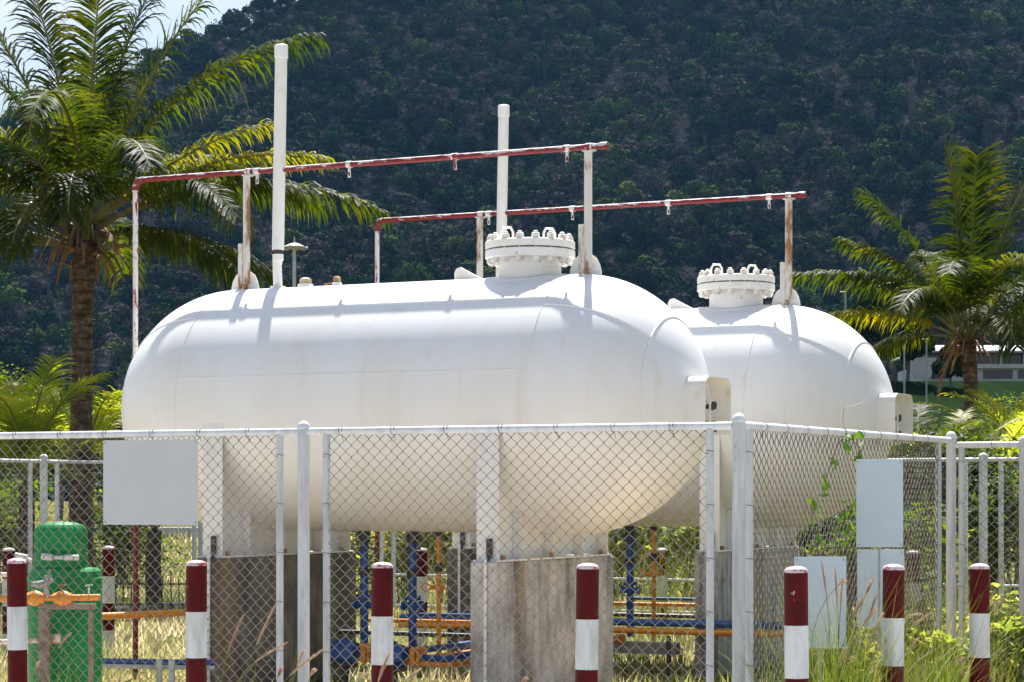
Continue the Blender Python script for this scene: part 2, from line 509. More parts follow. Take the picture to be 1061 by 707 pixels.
def smin(a, b, k=14.0):
    h = max(k - abs(a - b), 0) / k
    return min(a, b) - h * h * k * 0.25
def hillz(x, y):
    n1 = noise.noise(Vector((x * 0.008, y * 0.008, 1.3))) * 16 + noise.noise(Vector((x * 0.03, y * 0.03, 5.1))) * 5
    H = 150 + 0.70 * (x + 105)
    H = min(H, 300 + (x) * 0.1)
    base = (y - 450) * 0.5
    over = max(0, y - (450 + 2 * H))
    return smin(base + n1 * min(1, max(0, (y - 440) / 80)), H + n1 * 0.18, 14) - over * 0.75
hx = [-420 + 12 * i for i in range(76)]
hy = [430 + 12 * i for i in range(60)]
g = MB()
vs = [(x, y, max(GZ - .5, hillz(x, y))) for y in hy for x in hx]
fs = [(j * 76 + i, j * 76 + i + 1, (j + 1) * 76 + i + 1, (j + 1) * 76 + i) for j in range(59) for i in range(75)]
g.add(vs, fs)
tag(g.build('hill', M['hill']), kind='structure')

# forest: a few distinct trees at its foot are the sources that the mass repeats
def crown_tree(name, loc, H, Rr, seed, leafm, label, bare=False, nl=420, fs=0.42, group='forest trees at the foot of the hill', cat='tree'):
    rr = random.Random(seed)
    t = thing(name, loc, label, cat, group)
    b = MB()
    b.tube([(0, 0, 0), (rr.uniform(-.2, .2), rr.uniform(-.2, .2), H * .4), (rr.uniform(-.4, .4), rr.uniform(-.4, .4), H * .75)], [H * .03, H * .022, H * .01], 6)
    lobes = []
    for i in range(9):
        an = rr.uniform(0, 6.28); rad = Rr * rr.uniform(.15, .7)
        c = Vector((math.cos(an) * rad, math.sin(an) * rad, H * rr.uniform(.5, .88)))
        lobes.append((c, Rr * rr.uniform(.3, .55)))
        b.tube([(0, 0, H * rr.uniform(.3, .45)), c * .6 + Vector((0, 0, H * .2)), c], [H * .012, H * .008, H * .004], 4)
    lobes.append((Vector((0, 0, H * .85)), Rr * .5))
    if bare:
        for i in range(150):
            c, q = rr.choice(lobes)
            d = Vector((rr.gauss(0, 1), rr.gauss(0, 1), abs(rr.gauss(.4, .8)))).normalized()
            b.tube([c, c + d * q * rr.uniform(.7, 1.3)], [H * .004, H * .0015], 3, cap=False)
    b.build('trunk', M['bark'], t)
    l = MB()
    for i in range(nl):
        c, q = rr.choice(lobes)
        d = Vector((rr.gauss(0, 1), rr.gauss(0, 1), rr.gauss(.25, 1))).normalized()
        p = c + Vector((d.x, d.y, d.z * .8)) * q * rr.uniform(.75, 1.08)
        n = (d + Vector((rr.gauss(0, .4), rr.gauss(0, .4), rr.gauss(0, .4)))).normalized()
        a = n.orthogonal().normalized(); a = Matrix.Rotation(rr.uniform(0, 6.28), 3, n) @ a; bb = n.cross(a)
        s1 = fs * rr.uniform(.6, 1.3); s2 = s1 * rr.uniform(.5, .9)
        l.add([p - a * s1, p - bb * s2, p + a * s1 * .9, p + bb * s2], [(0, 1, 2, 3)])
    l.build('crown', leafm, t, smooth=False)
    return t
protos = []
specs = [('broadleaf_tree', 7.0, 3.2, 620, .40, False, 'rounded dark green tree at the foot of the wooded hill'),
         ('broadleaf_tree', 6.0, 2.7, 520, .36, False, 'small dark green tree at the foot of the wooded hill'),
         ('broadleaf_tree', 8.0, 3.4, 640, .44, False, 'tall dark green tree at the foot of the wooded hill'),
         ('bare_tree', 6.5, 3.0, 120, .26, True, 'thin half bare tree at the foot of the wooded hill'),
         ('bare_tree', 5.5, 2.6, 240, .26, True, 'sparse brownish tree at the foot of the wooded hill')]
for i, (nm, H, Rr, nl, fsz, bare, lab) in enumerate(specs):
    x = -95 + 46 * i; y = 452 + 3 * i
    protos.append(crown_tree(nm, (x, y, max(GZ, hillz(x, y)) - .3), H, Rr, 50 + i, M['canopy'], lab, bare, nl, fsz))

pts = []
st = 3.5
yy = 446.0
while yy < 1000:
    half = yy * 0.285 + 10
    xx = -half
    while xx < half:
        x = xx + rnd.uniform(-1.7, 1.7); y = yy + rnd.uniform(-1.7, 1.7)
        H = min(150 + 0.70 * (x + 105), 300 + x * .1)
        ridge = 450 + 2 * H
        elev = (hillz(x, y) - EYE) / y
        if y < ridge + 28 and elev < 0.235 + 0.02:
            pts.append((x, y, hillz(x, y) - .8))
        xx += st
    yy += st * 1.02
me = bpy.data.meshes.new('hill_forest')
me.from_pydata(pts, [], [])
fo = bpy.data.objects.new('hill_forest', me)
col.objects.link(fo)
tag(fo, 'dense dark forest covering the whole hillside', 'forest', kind='stuff')
def scatter(obj, sources, smin_, smax_, seed):
    ng = bpy.data.node_groups.new(obj.name + '_scatter', 'GeometryNodeTree')
    ng.interface.new_socket('Geometry', in_out='INPUT', socket_type='NodeSocketGeometry')
    ng.interface.new_socket('Geometry', in_out='OUTPUT', socket_type='NodeSocketGeometry')
    N = ng.nodes; L = ng.links
    gi = N.new('NodeGroupInput'); go = N.new('NodeGroupOutput')
    g2i = N.new('GeometryNodeGeometryToInstance')
    for s in reversed(sources):
        oi = N.new('GeometryNodeObjectInfo')
        oi.transform_space = 'ORIGINAL'
        oi.inputs['Object'].default_value = s
        oi.inputs['As Instance'].default_value = True
        L.new(oi.outputs['Geometry'], g2i.inputs[0])
    ip = N.new('GeometryNodeInstanceOnPoints')
    ip.inputs['Pick Instance'].default_value = True
    ri = N.new('FunctionNodeRandomValue'); ri.data_type = 'INT'
    ri.inputs[4].default_value = 0; ri.inputs[5].default_value = len(sources) - 1
    ri.inputs['Seed'].default_value = seed
    rv = N.new('FunctionNodeRandomValue'); rv.data_type = 'FLOAT_VECTOR'
    rv.inputs[0].default_value = (-.08, -.08, 0); rv.inputs[1].default_value = (.08, .08, 6.28)
    rs = N.new('FunctionNodeRandomValue'); rs.data_type = 'FLOAT'
    rs.inputs[2].default_value = smin_; rs.inputs[3].default_value = smax_
    rs.inputs['Seed'].default_value = seed + 3
    L.new(gi.outputs[0], ip.inputs['Points'])
    L.new(g2i.outputs[0], ip.inputs['Instance'])
    L.new(ri.outputs[2], ip.inputs['Instance Index'])
    L.new(rv.outputs[0], ip.inputs['Rotation'])
    L.new(rs.outputs[1], ip.inputs['Scale'])
    L.new(ip.outputs[0], go.inputs[0])
    md = obj.modifiers.new('scatter', 'NODES')
    md.node_group = ng
# crowns are the visible part of each tree; their meshes are the sources
scatter(fo, [ch for p in protos for ch in p.children if ch.name.startswith('crown')] +
        [ch for p in protos[3:] for ch in p.children if ch.name.startswith('trunk')], 0.55, 1.5, 4)

# ------------------------------------------------------------------ tanks
TR = 1.13; TZ = 2.27; X0 = -0.507; X1 = 3.0
def shell_profile():
    pr = []
    n = 22
    for i in range(n + 1):
        t = math.pi / 2 * i / n
        pr.append((max(0.004, TR * math.sin(t)), X0 - TR * math.cos(t)))
    for i in range(1, 12):
        pr.append((TR, X0 + (X1 - X0) * i / 12))
    for i in range(n + 1):
        t = math.pi / 2 * (1 - i / n)
        pr.append((max(0.004, TR * math.sin(t)), X1 + TR * math.cos(t)))
    return pr
def ring_pts(x, r, n=72, a0=0, a1=2 * math.pi):
    return [(x, r * math.sin(a0 + (a1 - a0) * k / n), TZ + r * math.cos(a0 + (a1 - a0) * k / n)) for k in range(n + 1)]

def make_tank(org, label):
    t = thing('storage_tank', org, label, 'storage tank', 'white horizontal storage tanks', AX)
    b = MB()
    b.lathe([(r, z) for r, z in shell_profile()], 96, (0, 0, TZ), 'x')
    b.build('shell', M['tank'], t)
    # weld seams
    for xx in (X0, X1):
        s = MB(); s.tube(ring_pts(xx, TR + .0005), .0045, 6, cap=False); s.build('weld_seam', M['tank'], t)
    al = R(40)
    for xc, sg in ((X0, -1), (X1, 1)):
        s = MB(); s.tube(ring_pts(xc + sg * TR * math.cos(al), TR * math.sin(al) + .001), .0085, 6, cap=False)
        s.build('weld_seam', M['tank'], t)
        for ph in (44, 180, 316):
            ph = R(ph)
            pp = []
            for k in range(17):
                q = al + (math.pi / 2 - al) * k / 16
                pp.append((xc + sg * TR * math.cos(q), TR * math.sin(q) * math.sin(ph), TZ + TR * math.sin(q) * math.cos(ph)))
            s = MB(); s.tube(pp, .0085, 6); s.build('weld_seam', M['tank'], t)
    s = MB(); ph = R(77)
    s.tube([(X0 + .02, (TR) * math.sin(ph), TZ + TR * math.cos(ph)), (X1 - .02, TR * math.sin(ph), TZ + TR * math.cos(ph))], .004, 6)
    s.build('weld_seam', M['tank_trim'], t)
    # saddles
    for xs in (-0.15, 2.6):
        s = MB()
        zt = 2.0; zb = 0.915
        def web(th, x, yh=1.10, ins=0.0):
            ol = [(-yh, zb + .02), (yh, zb + .02)]
            k0 = math.asin(min(.99, yh / (TR - .01)))
            kk = [(TR - .008) * math.sin(k0 - (2 * k0) * i / 24) for i in range(25)]
            for y in kk:
                ol.append((y, TZ - math.sqrt((TR - .008) ** 2 - y * y)))
            m = Matrix(((0, 0, 1, x), (1, 0, 0, 0), (0, 1, 0, 0), (0, 0, 0, 1)))
            s.prism(ol, th, m)
        web(.016, xs + .02)
        s.box((xs, 1.112, (zb + 2.12) / 2), (.21, .014, 2.12 - zb), bev=.003)
        s.box((xs, -1.112, (zb + 2.12) / 2), (.21, .014, 2.12 - zb), bev=.003)
        for yy in (-.62, 0, .62):
            top = TZ - math.sqrt(TR ** 2 - yy ** 2) + .01
            s.box((xs - .035, yy, (zb + top) / 2), (.085, .012, top - zb - .02))
        s.build('saddle', M['saddle'], t, smooth=False)
        s = MB(); s.box((xs, 0, zb + .008), (.25, 2.30, .016), bev=.003); s.build('base_plate', M['saddle'], t)
        for yy in (-1.0, 1.0, .05):
            s = MB(); s.tube([(xs - .085, yy, zb + .016), (xs - .085, yy, zb + .055)], .022, 6)
            s.build('anchor_bolt', M['rust'], t)
        s = MB(); s.box((xs - .03, 1.145, 1.03), (.05, .03, .16), bev=.006)
        s.tube([(xs - .03, 1.15, .96), (xs - .03, 1.17, .90)], .014, 8)
        s.build('cable_clamp', M['dark'], t)
    # manway
    mw = bpy.data.objects.new('manway', None); col.objects.link(mw); mw.parent = t
    s = MB(); s.lathe([(.275, 3.30), (.275, 3.555)], 40); s.build('neck', M['flange'], mw)
    s = MB()
    prof = []
    nn = 48; vs = []; fs = []
    for rr_ in (.278, .385):
        for k in range(nn):
            an = 2 * math.pi * k / nn
            x = rr_ * math.cos(an); y = rr_ * math.sin(an)
            vs.append((x, y, TZ + math.sqrt(max(0, (TR + .008) ** 2 - y * y))))
    for k in range(nn): fs.append((k, (k + 1) % nn, nn + (k + 1) % nn, nn + k))
    # rim down to the shell
    for k in range(nn):
        x, y, z = vs[nn + k]
        vs.append((x * 1.01, y * 1.01, TZ + math.sqrt(TR ** 2 - (y * 1.01) ** 2) - .004))
    for k in range(nn): fs.append((nn + k, nn + (k + 1) % nn, 2 * nn + (k + 1) % nn, 2 * nn + k))
    s.add(vs, [tuple(reversed(f)) for f in fs]); s.build('reinforcing_pad', M['tank'], mw)
    s = MB(); s.lathe([(.28, 3.552), (.385, 3.552), (.398, 3.562), (.398, 3.622), (.39, 3.628), (.28, 3.628)], 48); s.build('flange', M['flange'], mw)
    s = MB(); s.lathe([(.372, 3.6282), (.372, 3.6398)], 48); s.build('gasket', M['gasket'], mw)
    s = MB(); s.lathe([(.39, 3.640), (.398, 3.646), (.398, 3.700), (.388, 3.710), (.01, 3.712)], 48); s.build('cover', M['flange'], mw)
    s = MB()
    s.tube([(0, 0, 3.505), (0, 0, 3.765), (0, 0, 3.772)], [.022, .022, .012], 8)
    s.tube([(0, 0, 3.712), (0, 0, 3.718), (0, 0, 3.748), (0, 0, 3.754)], [.034, .036, .036, .026], 6)
    s.tube([(0, 0, 3.510), (0, 0, 3.518), (0, 0, 3.551)], [.026, .036, .036], 6)
    bolt0 = None
    for k in range(16):
        an = 2 * math.pi * (k + .5) / 16
        loc = (.352 * math.cos(an), .352 * math.sin(an), 0)
        if bolt0 is None:
            bolt0 = s.build('bolt', M['nut'], mw, angle=50, loc=loc)
        else:
            inst(bolt0, mw, loc, (0, 0, an))
    for (hx_, hy_, hr) in ((.16, .14, .5), (-.14, -.10, .9)):
        s = MB()
        dx = math.cos(hr) * .055; dy = math.sin(hr) * .055
        s.tube([(hx_ - dx, hy_ - dy, 3.70), (hx_ - dx, hy_ - dy, 3.79), (hx_ - dx * .6, hy_ - dy * .6, 3.83), (hx_ + dx * .6, hy_ + dy * .6, 3.83), (hx_ + dx, hy_ + dy, 3.79), (hx_ + dx, hy_ + dy, 3.70)], .012, 8)
        s.build('handle', M['flange'], mw)
    # lifting lugs
    for xl, sg in ((.63, 1), (2.2, -1)):
        s = MB()
        ol = [(-.16 * sg, -.03), (.12 * sg, -.03), (.12 * sg, .07), (.10 * sg, .105), (.06 * sg, .115), (-.16 * sg, .0)]
        if sg < 0: ol = list(reversed(ol))
        s.prism(ol, .024, Matrix.Translation((xl, 0, TZ + TR)) @ Matrix.Rotation(R(90), 4, 'X'))
        if sg > 0: s.build('lifting_lug', M['tank_trim'], t, smooth=False)
    # vent pipe
    xv = 2.62
    s = MB()
    s.tube([(xv, 0, 3.38), (xv, 0, 3.42)], .075, 16)
    s.tube([(xv, 0, 3.40), (xv + .01, 0, 3.62), (xv, 0, 3.70)], [.043, .043, .050], 14)
    s.tube([(xv, 0, 3.66), (xv, 0, 3.72)], .052, 14)
    s.build('vent_base', M['tank_trim'], t)
    s = MB(); s.tube([(xv, 0, 3.705), (xv, 0, 3.785)], .046, 14); s.build('collar', M['gasket'], t)
    lean = -.035
    s = MB(); s.tube([(xv, 0, 3.76), (xv + lean * .5, 0, 4.7), (xv + lean, 0, 5.58)], .057, 20); s.build('vent_pipe', M['tank_trim'], t)
    s = MB(); s.lathe([(.060, 5.545), (.064, 5.55), (.064, 5.665), (.055, 5.672), (.01, 5.675)], 20, (xv + lean, 0, 0)); s.build('vent_cap', M['tank'], t)
    # small top valves
    for xx, rr_ in ((2.32, .055), (1.98, .035)):
        s = MB(); s.tube([(xx, 0, 3.38), (xx, 0, 3.43)], rr_ * 1.3, 12); s.build('nozzle', M['tank'], t)
        s = MB(); s.lathe([(rr_ * .9, 3.43), (rr_, 3.44), (rr_, 3.475), (rr_ * .5, 3.49)], 12, (xx, 0, 0)); s.build('nozzle_cap', M['rust'], t)
    s = MB(); s.tube([(2.1, 0.02, 3.42), (1.98, 0.02, 3.43)], .008, 6); s.build('drip_pipe', M['rust'], t)
    # gauge hood on the near head
    hd = bpy.data.objects.new('gauge_hood', None); col.objects.link(hd); hd.parent = t
    W = .30; zb2 = 1.99; zt2 = 2.475; rc = .10
    x_in = X0 - TR + .10; x_out = X0 - TR - .140
    out = [(W, zb2)]
    for k in range(9):
        an = math.pi / 2 * k / 8
        out.append((W - rc + rc * math.cos(an), zt2 - rc + rc * math.sin(an)))
    for k in range(9):
        an = math.pi / 2 + math.pi / 2 * k / 8
        out.append((-W + rc + rc * math.cos(an), zt2 - rc + rc * math.sin(an)))
    out.append((-W, zb2))
    th = .007
    inn = []
    for (y, z) in out:
        inn.append((y * (1 - th / W), z - th if z > zb2 + .01 and abs(y) < W - .001 else z))
    s = MB(); n = len(out)
    vs = [(x_in, y, z) for y, z in out] + [(x_out, y, z) for y, z in out] + [(x_in, y, z) for y, z in inn] + [(x_out, y, z) for y, z in inn]
    fs = []
    for k in range(n - 1):
        fs.append((k, n + k, n + k + 1, k + 1))
        fs.append((2 * n + k + 1, 3 * n + k + 1, 3 * n + k, 2 * n + k))
        fs.append((n + k, 3 * n + k, 3 * n + k + 1, n + k + 1))
    s.add(vs, fs); s.build('hood_plate', M['tank_trim'], hd)
    xp_ = X0 - TR
    s = MB(); s.tube([(xp_ + .03, -.10, 2.06), (xp_ - .075, -.10, 2.06)], .05, 16); s.build('gauge', M['dark'], hd)
    s = MB(); s.tube([(xp_ + .02, -.10, 2.24), (xp_ - .075, -.10, 2.24)], .012, 8); s.tube([(xp_ - .05, -.10, 2.24), (xp_ - .075, -.10, 2.24)], .035, 14)
    s.build('gauge_stem', M['dark'], hd)
    s = MB(); s.tube([(xp_ + .02, -.02, 2.22), (xp_ - .09, -.02, 2.22)], .012, 8); s.tube([(xp_ - .07, -.02, 2.22), (xp_ - .085, -.02, 2.22)], .026, 10); s.build('valve', M['dark'], hd)
    s = MB(); s.tube([(xp_ + .02, .10, 2.36), (xp_ - .09, .10, 2.36), (xp_ - .10, .09, 2.30), (xp_ - .10, .09, 2.0)], .009, 8)
    s.build('gauge_pipe', M['tank_trim'], hd)
    return t

ORG1 = Vector((0.16, 20.3, 0)); ORG2 = Vector((2.30, 23.6, 0))
T1 = make_tank(ORG1, 'near white horizontal tank, in front of the other one')
T2 = copy_tree(T1)
T2.location = ORG2
for ch in T2.children:
    if ch.name.startswith('vent') or ch.name.startswith('collar'):
        ch.location.x += .085
T2['label'] = 'far white horizontal tank, half hidden behind the near one'

# sprinkler lines
def make_line(org, label, x_end, x_far):
    t = thing('sprinkler_line', org, label, 'water pipe', 'red and white sprinkler pipes over the tanks', AX)
    zp = 4.51
    s = MB()
    s.tube([(x_end, 0, zp), (x_far - .06, 0, zp)], .026, 14)
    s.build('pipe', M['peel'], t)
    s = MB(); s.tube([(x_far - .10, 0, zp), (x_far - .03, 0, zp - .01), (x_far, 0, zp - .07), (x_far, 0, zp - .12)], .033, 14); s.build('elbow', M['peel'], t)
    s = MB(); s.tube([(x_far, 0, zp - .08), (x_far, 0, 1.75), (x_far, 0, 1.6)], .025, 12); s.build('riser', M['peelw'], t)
    s = MB(); s.tube([(x_far, 0, 1.6), (x_far, 0, GZ)], .027, 12); s.tube([(x_far, 0, .83), (x_far, 0, .88)], .036, 12); s.build('lower_riser', M['dred'], t)
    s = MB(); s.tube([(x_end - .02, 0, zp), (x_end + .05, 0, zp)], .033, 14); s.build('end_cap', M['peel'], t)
    noz = None
    for xn in (-.36, .75, 1.85, 2.85):
        if noz is None:
            s = MB()
            s.tube([(-.03, 0, 0), (.03, 0, 0)], .0325, 12)
            s.tube([(0, 0, -.02), (0, 0, -.07)], .014, 8)
            s.tube([(-.012, 0, -.07), (-.012, 0, -.11)], .005, 5); s.tube([(.012, 0, -.07), (.012, 0, -.11)], .005, 5)
            s.tube([(0, 0, -.110), (0, 0, -.118)], .016, 10)
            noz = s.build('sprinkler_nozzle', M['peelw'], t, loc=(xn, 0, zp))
        else: inst(noz, t, (xn, 0, zp))
    for xp, fl in ((-.573, 1), (2.946, -1)):
        sp = bpy.data.objects.new('support_post', None); col.objects.link(sp); sp.parent = t; sp.location = (xp, 0, 0)
        s = MB()
        s.box((.016, .03, 3.96), (.006, .07, 1.02)); s.box((-.022, .063, 3.96), (.070, .006, 1.02))
        s.build('angle_iron', M['rustw'], sp, smooth=False)
        s = MB(); s.box((.045, .070, 3.62), (.052, .008, .42), bev=.002); s.box((.068, .045, 3.62), (.006, .05, .42)); s.build('strap', M['rustw'], sp, smooth=False)
        s = MB(); s.box((0.01, .02, 3.43), (.026, .07, .16)); s.build('foot', M['rust'], sp)
        for q in (-1, 1):
            ol = [(0, -.06), (.125, -.06), (.125, .02), (.11, .08), (.075, .14), (.03, .17), (0, .175)]
            if q < 0: ol = [(-a_, b_) for a_, b_ in reversed(ol)]
            s = MB(); s.prism(ol, .012, Matrix.Translation((.028 + q * .026, .012, TZ + TR)) @ Matrix.Rotation(R(90), 4, 'X'))
            s.build('gusset', M['tank_trim'], sp)
        s = MB(); s.box((0, 0, zp - .032), (.12, .06, .012)); s.tube([(-.035, 0, zp - .05), (-.035, 0, zp + .034), (-.035, 0, zp + .035)], .006, 6)
        s.tube([(-.03, 0, zp), (.03, 0, zp)], .033, 12)
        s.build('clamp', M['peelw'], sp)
    return t
L1 = make_line(ORG1, 'peeling red and white sprinkler pipe over the near tank', -.73, 4.24)
L2 = copy_tree(L1); L2.location = ORG2
L2['label'] = 'peeling red and white sprinkler pipe over the far tank'

# concrete piers
PD = 0.24
def pier(org, xs, label, wd=2.42, mat='conc'):
    t = thing('concrete_pier', org + U1 * xs + Vector((0, 0, GZ)), label, 'concrete pier', 'concrete piers under the tanks', AX)
    s = MB(); h = .915 - GZ
    s.box((0, 0, h / 2), (PD, wd, h), bev=.012)
    s.build('pier_block', M[mat], t, angle=20)
    s = MB(); s.tube([(PD / 2 * -.3, wd / 2 + .022, 0), (-PD / 2 * .3, wd / 2 + .02, h + .02)], .014, 8)
    s.build('conduit', M['saddle'], t)
    return t
pier(ORG1, -.15, 'grey stained pier under the near end of the near tank, behind one bollard')
pier(ORG1, 2.6, 'stained pier, coloured dark for shade, under the far end of the near tank, right of the hanging sign', mat='concshade')
pier(ORG2, -.15, 'concrete pier under the near end of the far tank, behind the fence corner post')
pier(ORG2, 2.6, 'concrete pier under the far end of the far tank, mostly hidden', mat='concshade')

# pipework under each tank
def pipework(org, label, full=True):
    t = thing('tank_pipework', org, label, 'pipework', 'blue and orange pipes under the tanks', AX)
    blue = None
    for xb in (1.69, 1.184):
        s = MB()
        s.tube([(xb, 0, 1.16), (xb, 0, GZ + .28)], .038, 14)
        s.tube([(xb, 0, .52), (xb, 0, .56)], .075, 14)
        for k, dz in enumerate((.0,)):
            s.tube([(xb - .085, 0, .47), (xb + .085, 0, .47)], .030, 10)
            s.tube([(xb - .10, 0, .47), (xb - .075, 0, .47)], .048, 10)
            s.tube([(xb + .075, 0, .47), (xb + .10, 0, .47)], .048, 10)
        s.build('blue_riser', M['blue'], t)
        s = MB()
        s.tube([(xb, 0, 1.14), (xb, 0, 1.04)], .055, 12); s.tube([(xb, 0, 1.0), (xb, 0, .98)], .075, 12)
        s.tube([(xb, 0, .80), (xb, 0, .74)], .055, 12)
        s.build('coupling', M['dark'], t)
    s = MB()
    s.tube([(.915, 0, 1.16), (.915, 0, GZ + .22)], .021, 10)
    s.tube([(.915, 0, .62), (.915, 0, .66)], .04, 10); s.tube([(.86, 0, .64), (1.0, 0, .64)], .022, 8)
    s.tube([(1.0, 0, .62), (1.06, 0, .60), (1.10, 0, .64), (1.06, 0, .68), (1.0, 0, .66)], .007, 6)
    s.build('orange_riser', M['orange'], t)
    s = MB(); s.tube([(.915, 0, 1.14), (.915, 0, 1.10)], .034, 10); s.build('coupling', M['dark'], t)
    s = MB(); s.tube([(.915, .0, .86), (.915, 0, .78)], .034, 10); s.tube([(.87, 0, .82), (.96, 0, .82)], .012, 8)
    s.build('valve', M['dark'], t)
    # header pipes at the viewer's side of the piers
    s = MB(); s.tube([(1.9, -.45, .30), (-.1, -.45, .31)], .022, 10); s.build('orange_header', M['orange'], t)
    s = MB(); s.tube([(1.5, -.7, .35), (-.1, -.7, .36)], .018, 10); s.build('blue_header', M['blue'], t)
    s = MB(); s.tube([(2.1, -.2, .2), (-.1, -.2, .2)], .022, 8); s.build('support_beam', M['dark'], t)
    return t
W1 = pipework(ORG1, 'blue and orange pipes hanging under the near tank between its two piers')
W2 = copy_tree(W1); W2.location = ORG2
W2['label'] = 'blue and orange pipes hanging under the far tank, right of the pale pier'

# valve sets at the foot of the near tank's risers
def valve_set(px, D, y, label):
    p = at(px, D, zat(y, D))
    t = thing('shutoff_valve', p, label, 'valve', 'blue valves with orange flanges', AX)
    s = MB()
    s.lathe([(.03, -.13), (.085, -.12), (.10, -.07), (.115, 0), (.10, .07), (.085, .12), (.03, .13)], 14, (0.09, 0, 0), 'x', lambda t_, z: 1 + .10 * (1 if int(t_ * 14 / 6.283) % 2 else 0))
    s.build('valve_body', M['blue'], t)
    s = MB(); s.tube([(.09, 0, .08), (.09, 0, .13)], .03, 8); s.build('valve_stem', M['dark'], t)
    s = MB(); s.box((.09, 0, -.115), (.2, .12, .05), bev=.01); s.build('foot', M['dark'], t)
    s = MB(); s.box((-.13, 0, 0), (.055, .17, .17), bev=.012); s.box((-.185, 0, 0), (.03, .16, .16), bev=.01)
    for a_ in (-.055, .055):
        for b_ in (-.055, .055):
            s.tube([(-.21, a_, b_), (-.09, a_, b_)], .012, 6)
    s.build('flange', M['orange'], t)
    s = MB(); s.tube([(-.2, 0, -.01), (-.45, 0, -.01), (-.55, -.08, .02), (-.8, -.9, .06)], .030, 10); s.build('outlet_pipe', M['blue'], t)
    s = MB(); s.tube([(-.2, .05, -.06), (-.5, .02, -.06), (-.85, -.8, -.01)], .024, 10); s.build('drain_pipe', M['orange'], t)
    s = MB(); s.tube([(.09, 0, -.12), (.09, 0, -.45)], .03, 8); s.build('leg', M['dark'], t)
    return t
valve_set(367, 20.6, 676, 'blue valve with orange flange between the fence post and the third bollard')
valve_set(418, 20.4, 680, 'blue valve with orange flange just right of the third bollard')

# service pipes laid along the front of the far tank
t = thing('service_pipes', ORG2 - U2 * 1.32, 'long blue and orange pipes running past the far tank pier', 'pipe', None, AX)
s = MB(); s.tube([(3.2, 0, .205), (-1.9, 0, .225)], .036, 14); s.build('blue_pipe', M['blue'], t)
s = MB(); s.tube([(3.2, .03, .125), (-1.9, .03, .145)], .030, 12); s.build('orange_pipe', M['orange'], t)
s = MB(); s.tube([(2.6, -.1, .01), (.75, -.1, .04)], .030, 12); s.tube([(.80, -.1, .04), (.72, -.1, .04)], .05, 12); s.build('capped_pipe', M['orange'], t)
s = MB(); s.box((1.3, -.25, -.05), (2.2, .10, .12)); s.build('channel_beam', M['grey'], t)
for xx in (1.6, .2, -1.4):
    s = MB(); s.tube([(xx, 0, .09), (xx, 0, GZ)], .025, 8); s.build('stand', M['dark'], t)

# service pipes at left
D = 19.6
t = thing('service_pipes', at(150, D, 0), 'orange pipe above a blue pipe on low stands, right of the green vessel', 'pipe')
o = at(150, D, 0)
s = MB(); s.tube([at(84, 19.3, zat(638, 19.3)) - o, at(100, 19.3, zat(639, 19.3)) - o, at(222, 20.6, zat(633.5, 20.6)) - o], .030, 12); s.build('orange_pipe', M['orange'], t)
s = MB(); s.tube([at(96, 19.7, zat(685, 19.7)) - o, at(222, 20.0, zat(687, 20.0)) - o], .026, 12); s.build('blue_pipe', M['blue'], t)
s = MB(); s.tube([at(96, 19.8, zat(690, 19.8)) - o, at(222, 20.1, zat(692, 20.1)) - o], .022, 10); s.build('white_pipe', M['fence'], t)
for px in (165, 178):
    q = at(px, 19.8, 0) - o
    s = MB(); s.box((q.x, q.y, -.12), (.05, .05, .36)); s.build('stand', M['bwhite'], t)

# green vessel
D = 18.9
t = thing('green_vessel', at(67.5, D, GZ), 'upright green vessel with a ribbed cap behind the fence at far left', 'pressure vessel')
zc = lambda y: zat(y, D) - GZ
s = MB(); s.lathe([(.30, 0), (.30, zc(596)), (.292, zc(591.5)), (.27, zc(589)), (.20, zc(588))], 40); s.build('body', M['green'], t)
s = MB(); s.lathe([(.302, zc(602)), (.309, zc(601)), (.309, zc(599)), (.302, zc(598))], 40); s.build('rim_bead', M['green'], t)
rib = lambda t_, z: 1 + .028 * math.cos(t_ * 26)
s = MB(); s.lathe([(.205, zc(572)), (.212, zc(570)), (.212, zc(551)), (.200, zc(547)), (.17, zc(543.5))], 208, (-.035, 0, 0), 'z', rib); s.build('ribbed_cap', M['green'], t)
s = MB(); s.lathe([(.17, zc(544)), (.12, zc(541.5)), (.02, zc(540.5))], 40, (-.035, 0, 0)); s.build('cap_top', M['green'], t)
s = MB(); s.lathe([(.222, zc(590)), (.222, zc(574)), (.205, zc(571))], 40, (-.035, 0, 0)); s.build('collar', M['green'], t)
s = MB()
z_ = zc(577)
s.tube([(-.14, -.25, z_ + .01), (-.05, -.26, z_)], .028, 10); s.tube([(-.05, -.26, z_), (.04, -.26, z_)], .016, 10); s.tube([(.04, -.26, z_), (.16, -.25, z_)], .024, 10)
s.build('white_fitting', M['bwhite'], t)
s = MB(); s.tube([(-.36, -.24, z_ + .02), (-.26, -.24, z_)], .024, 10); s.tube([(-.28, -.24, z_), (-.22, -.24, z_ - .03)], .014, 8)
s.build('white_fitting', M['bwhite'], t)

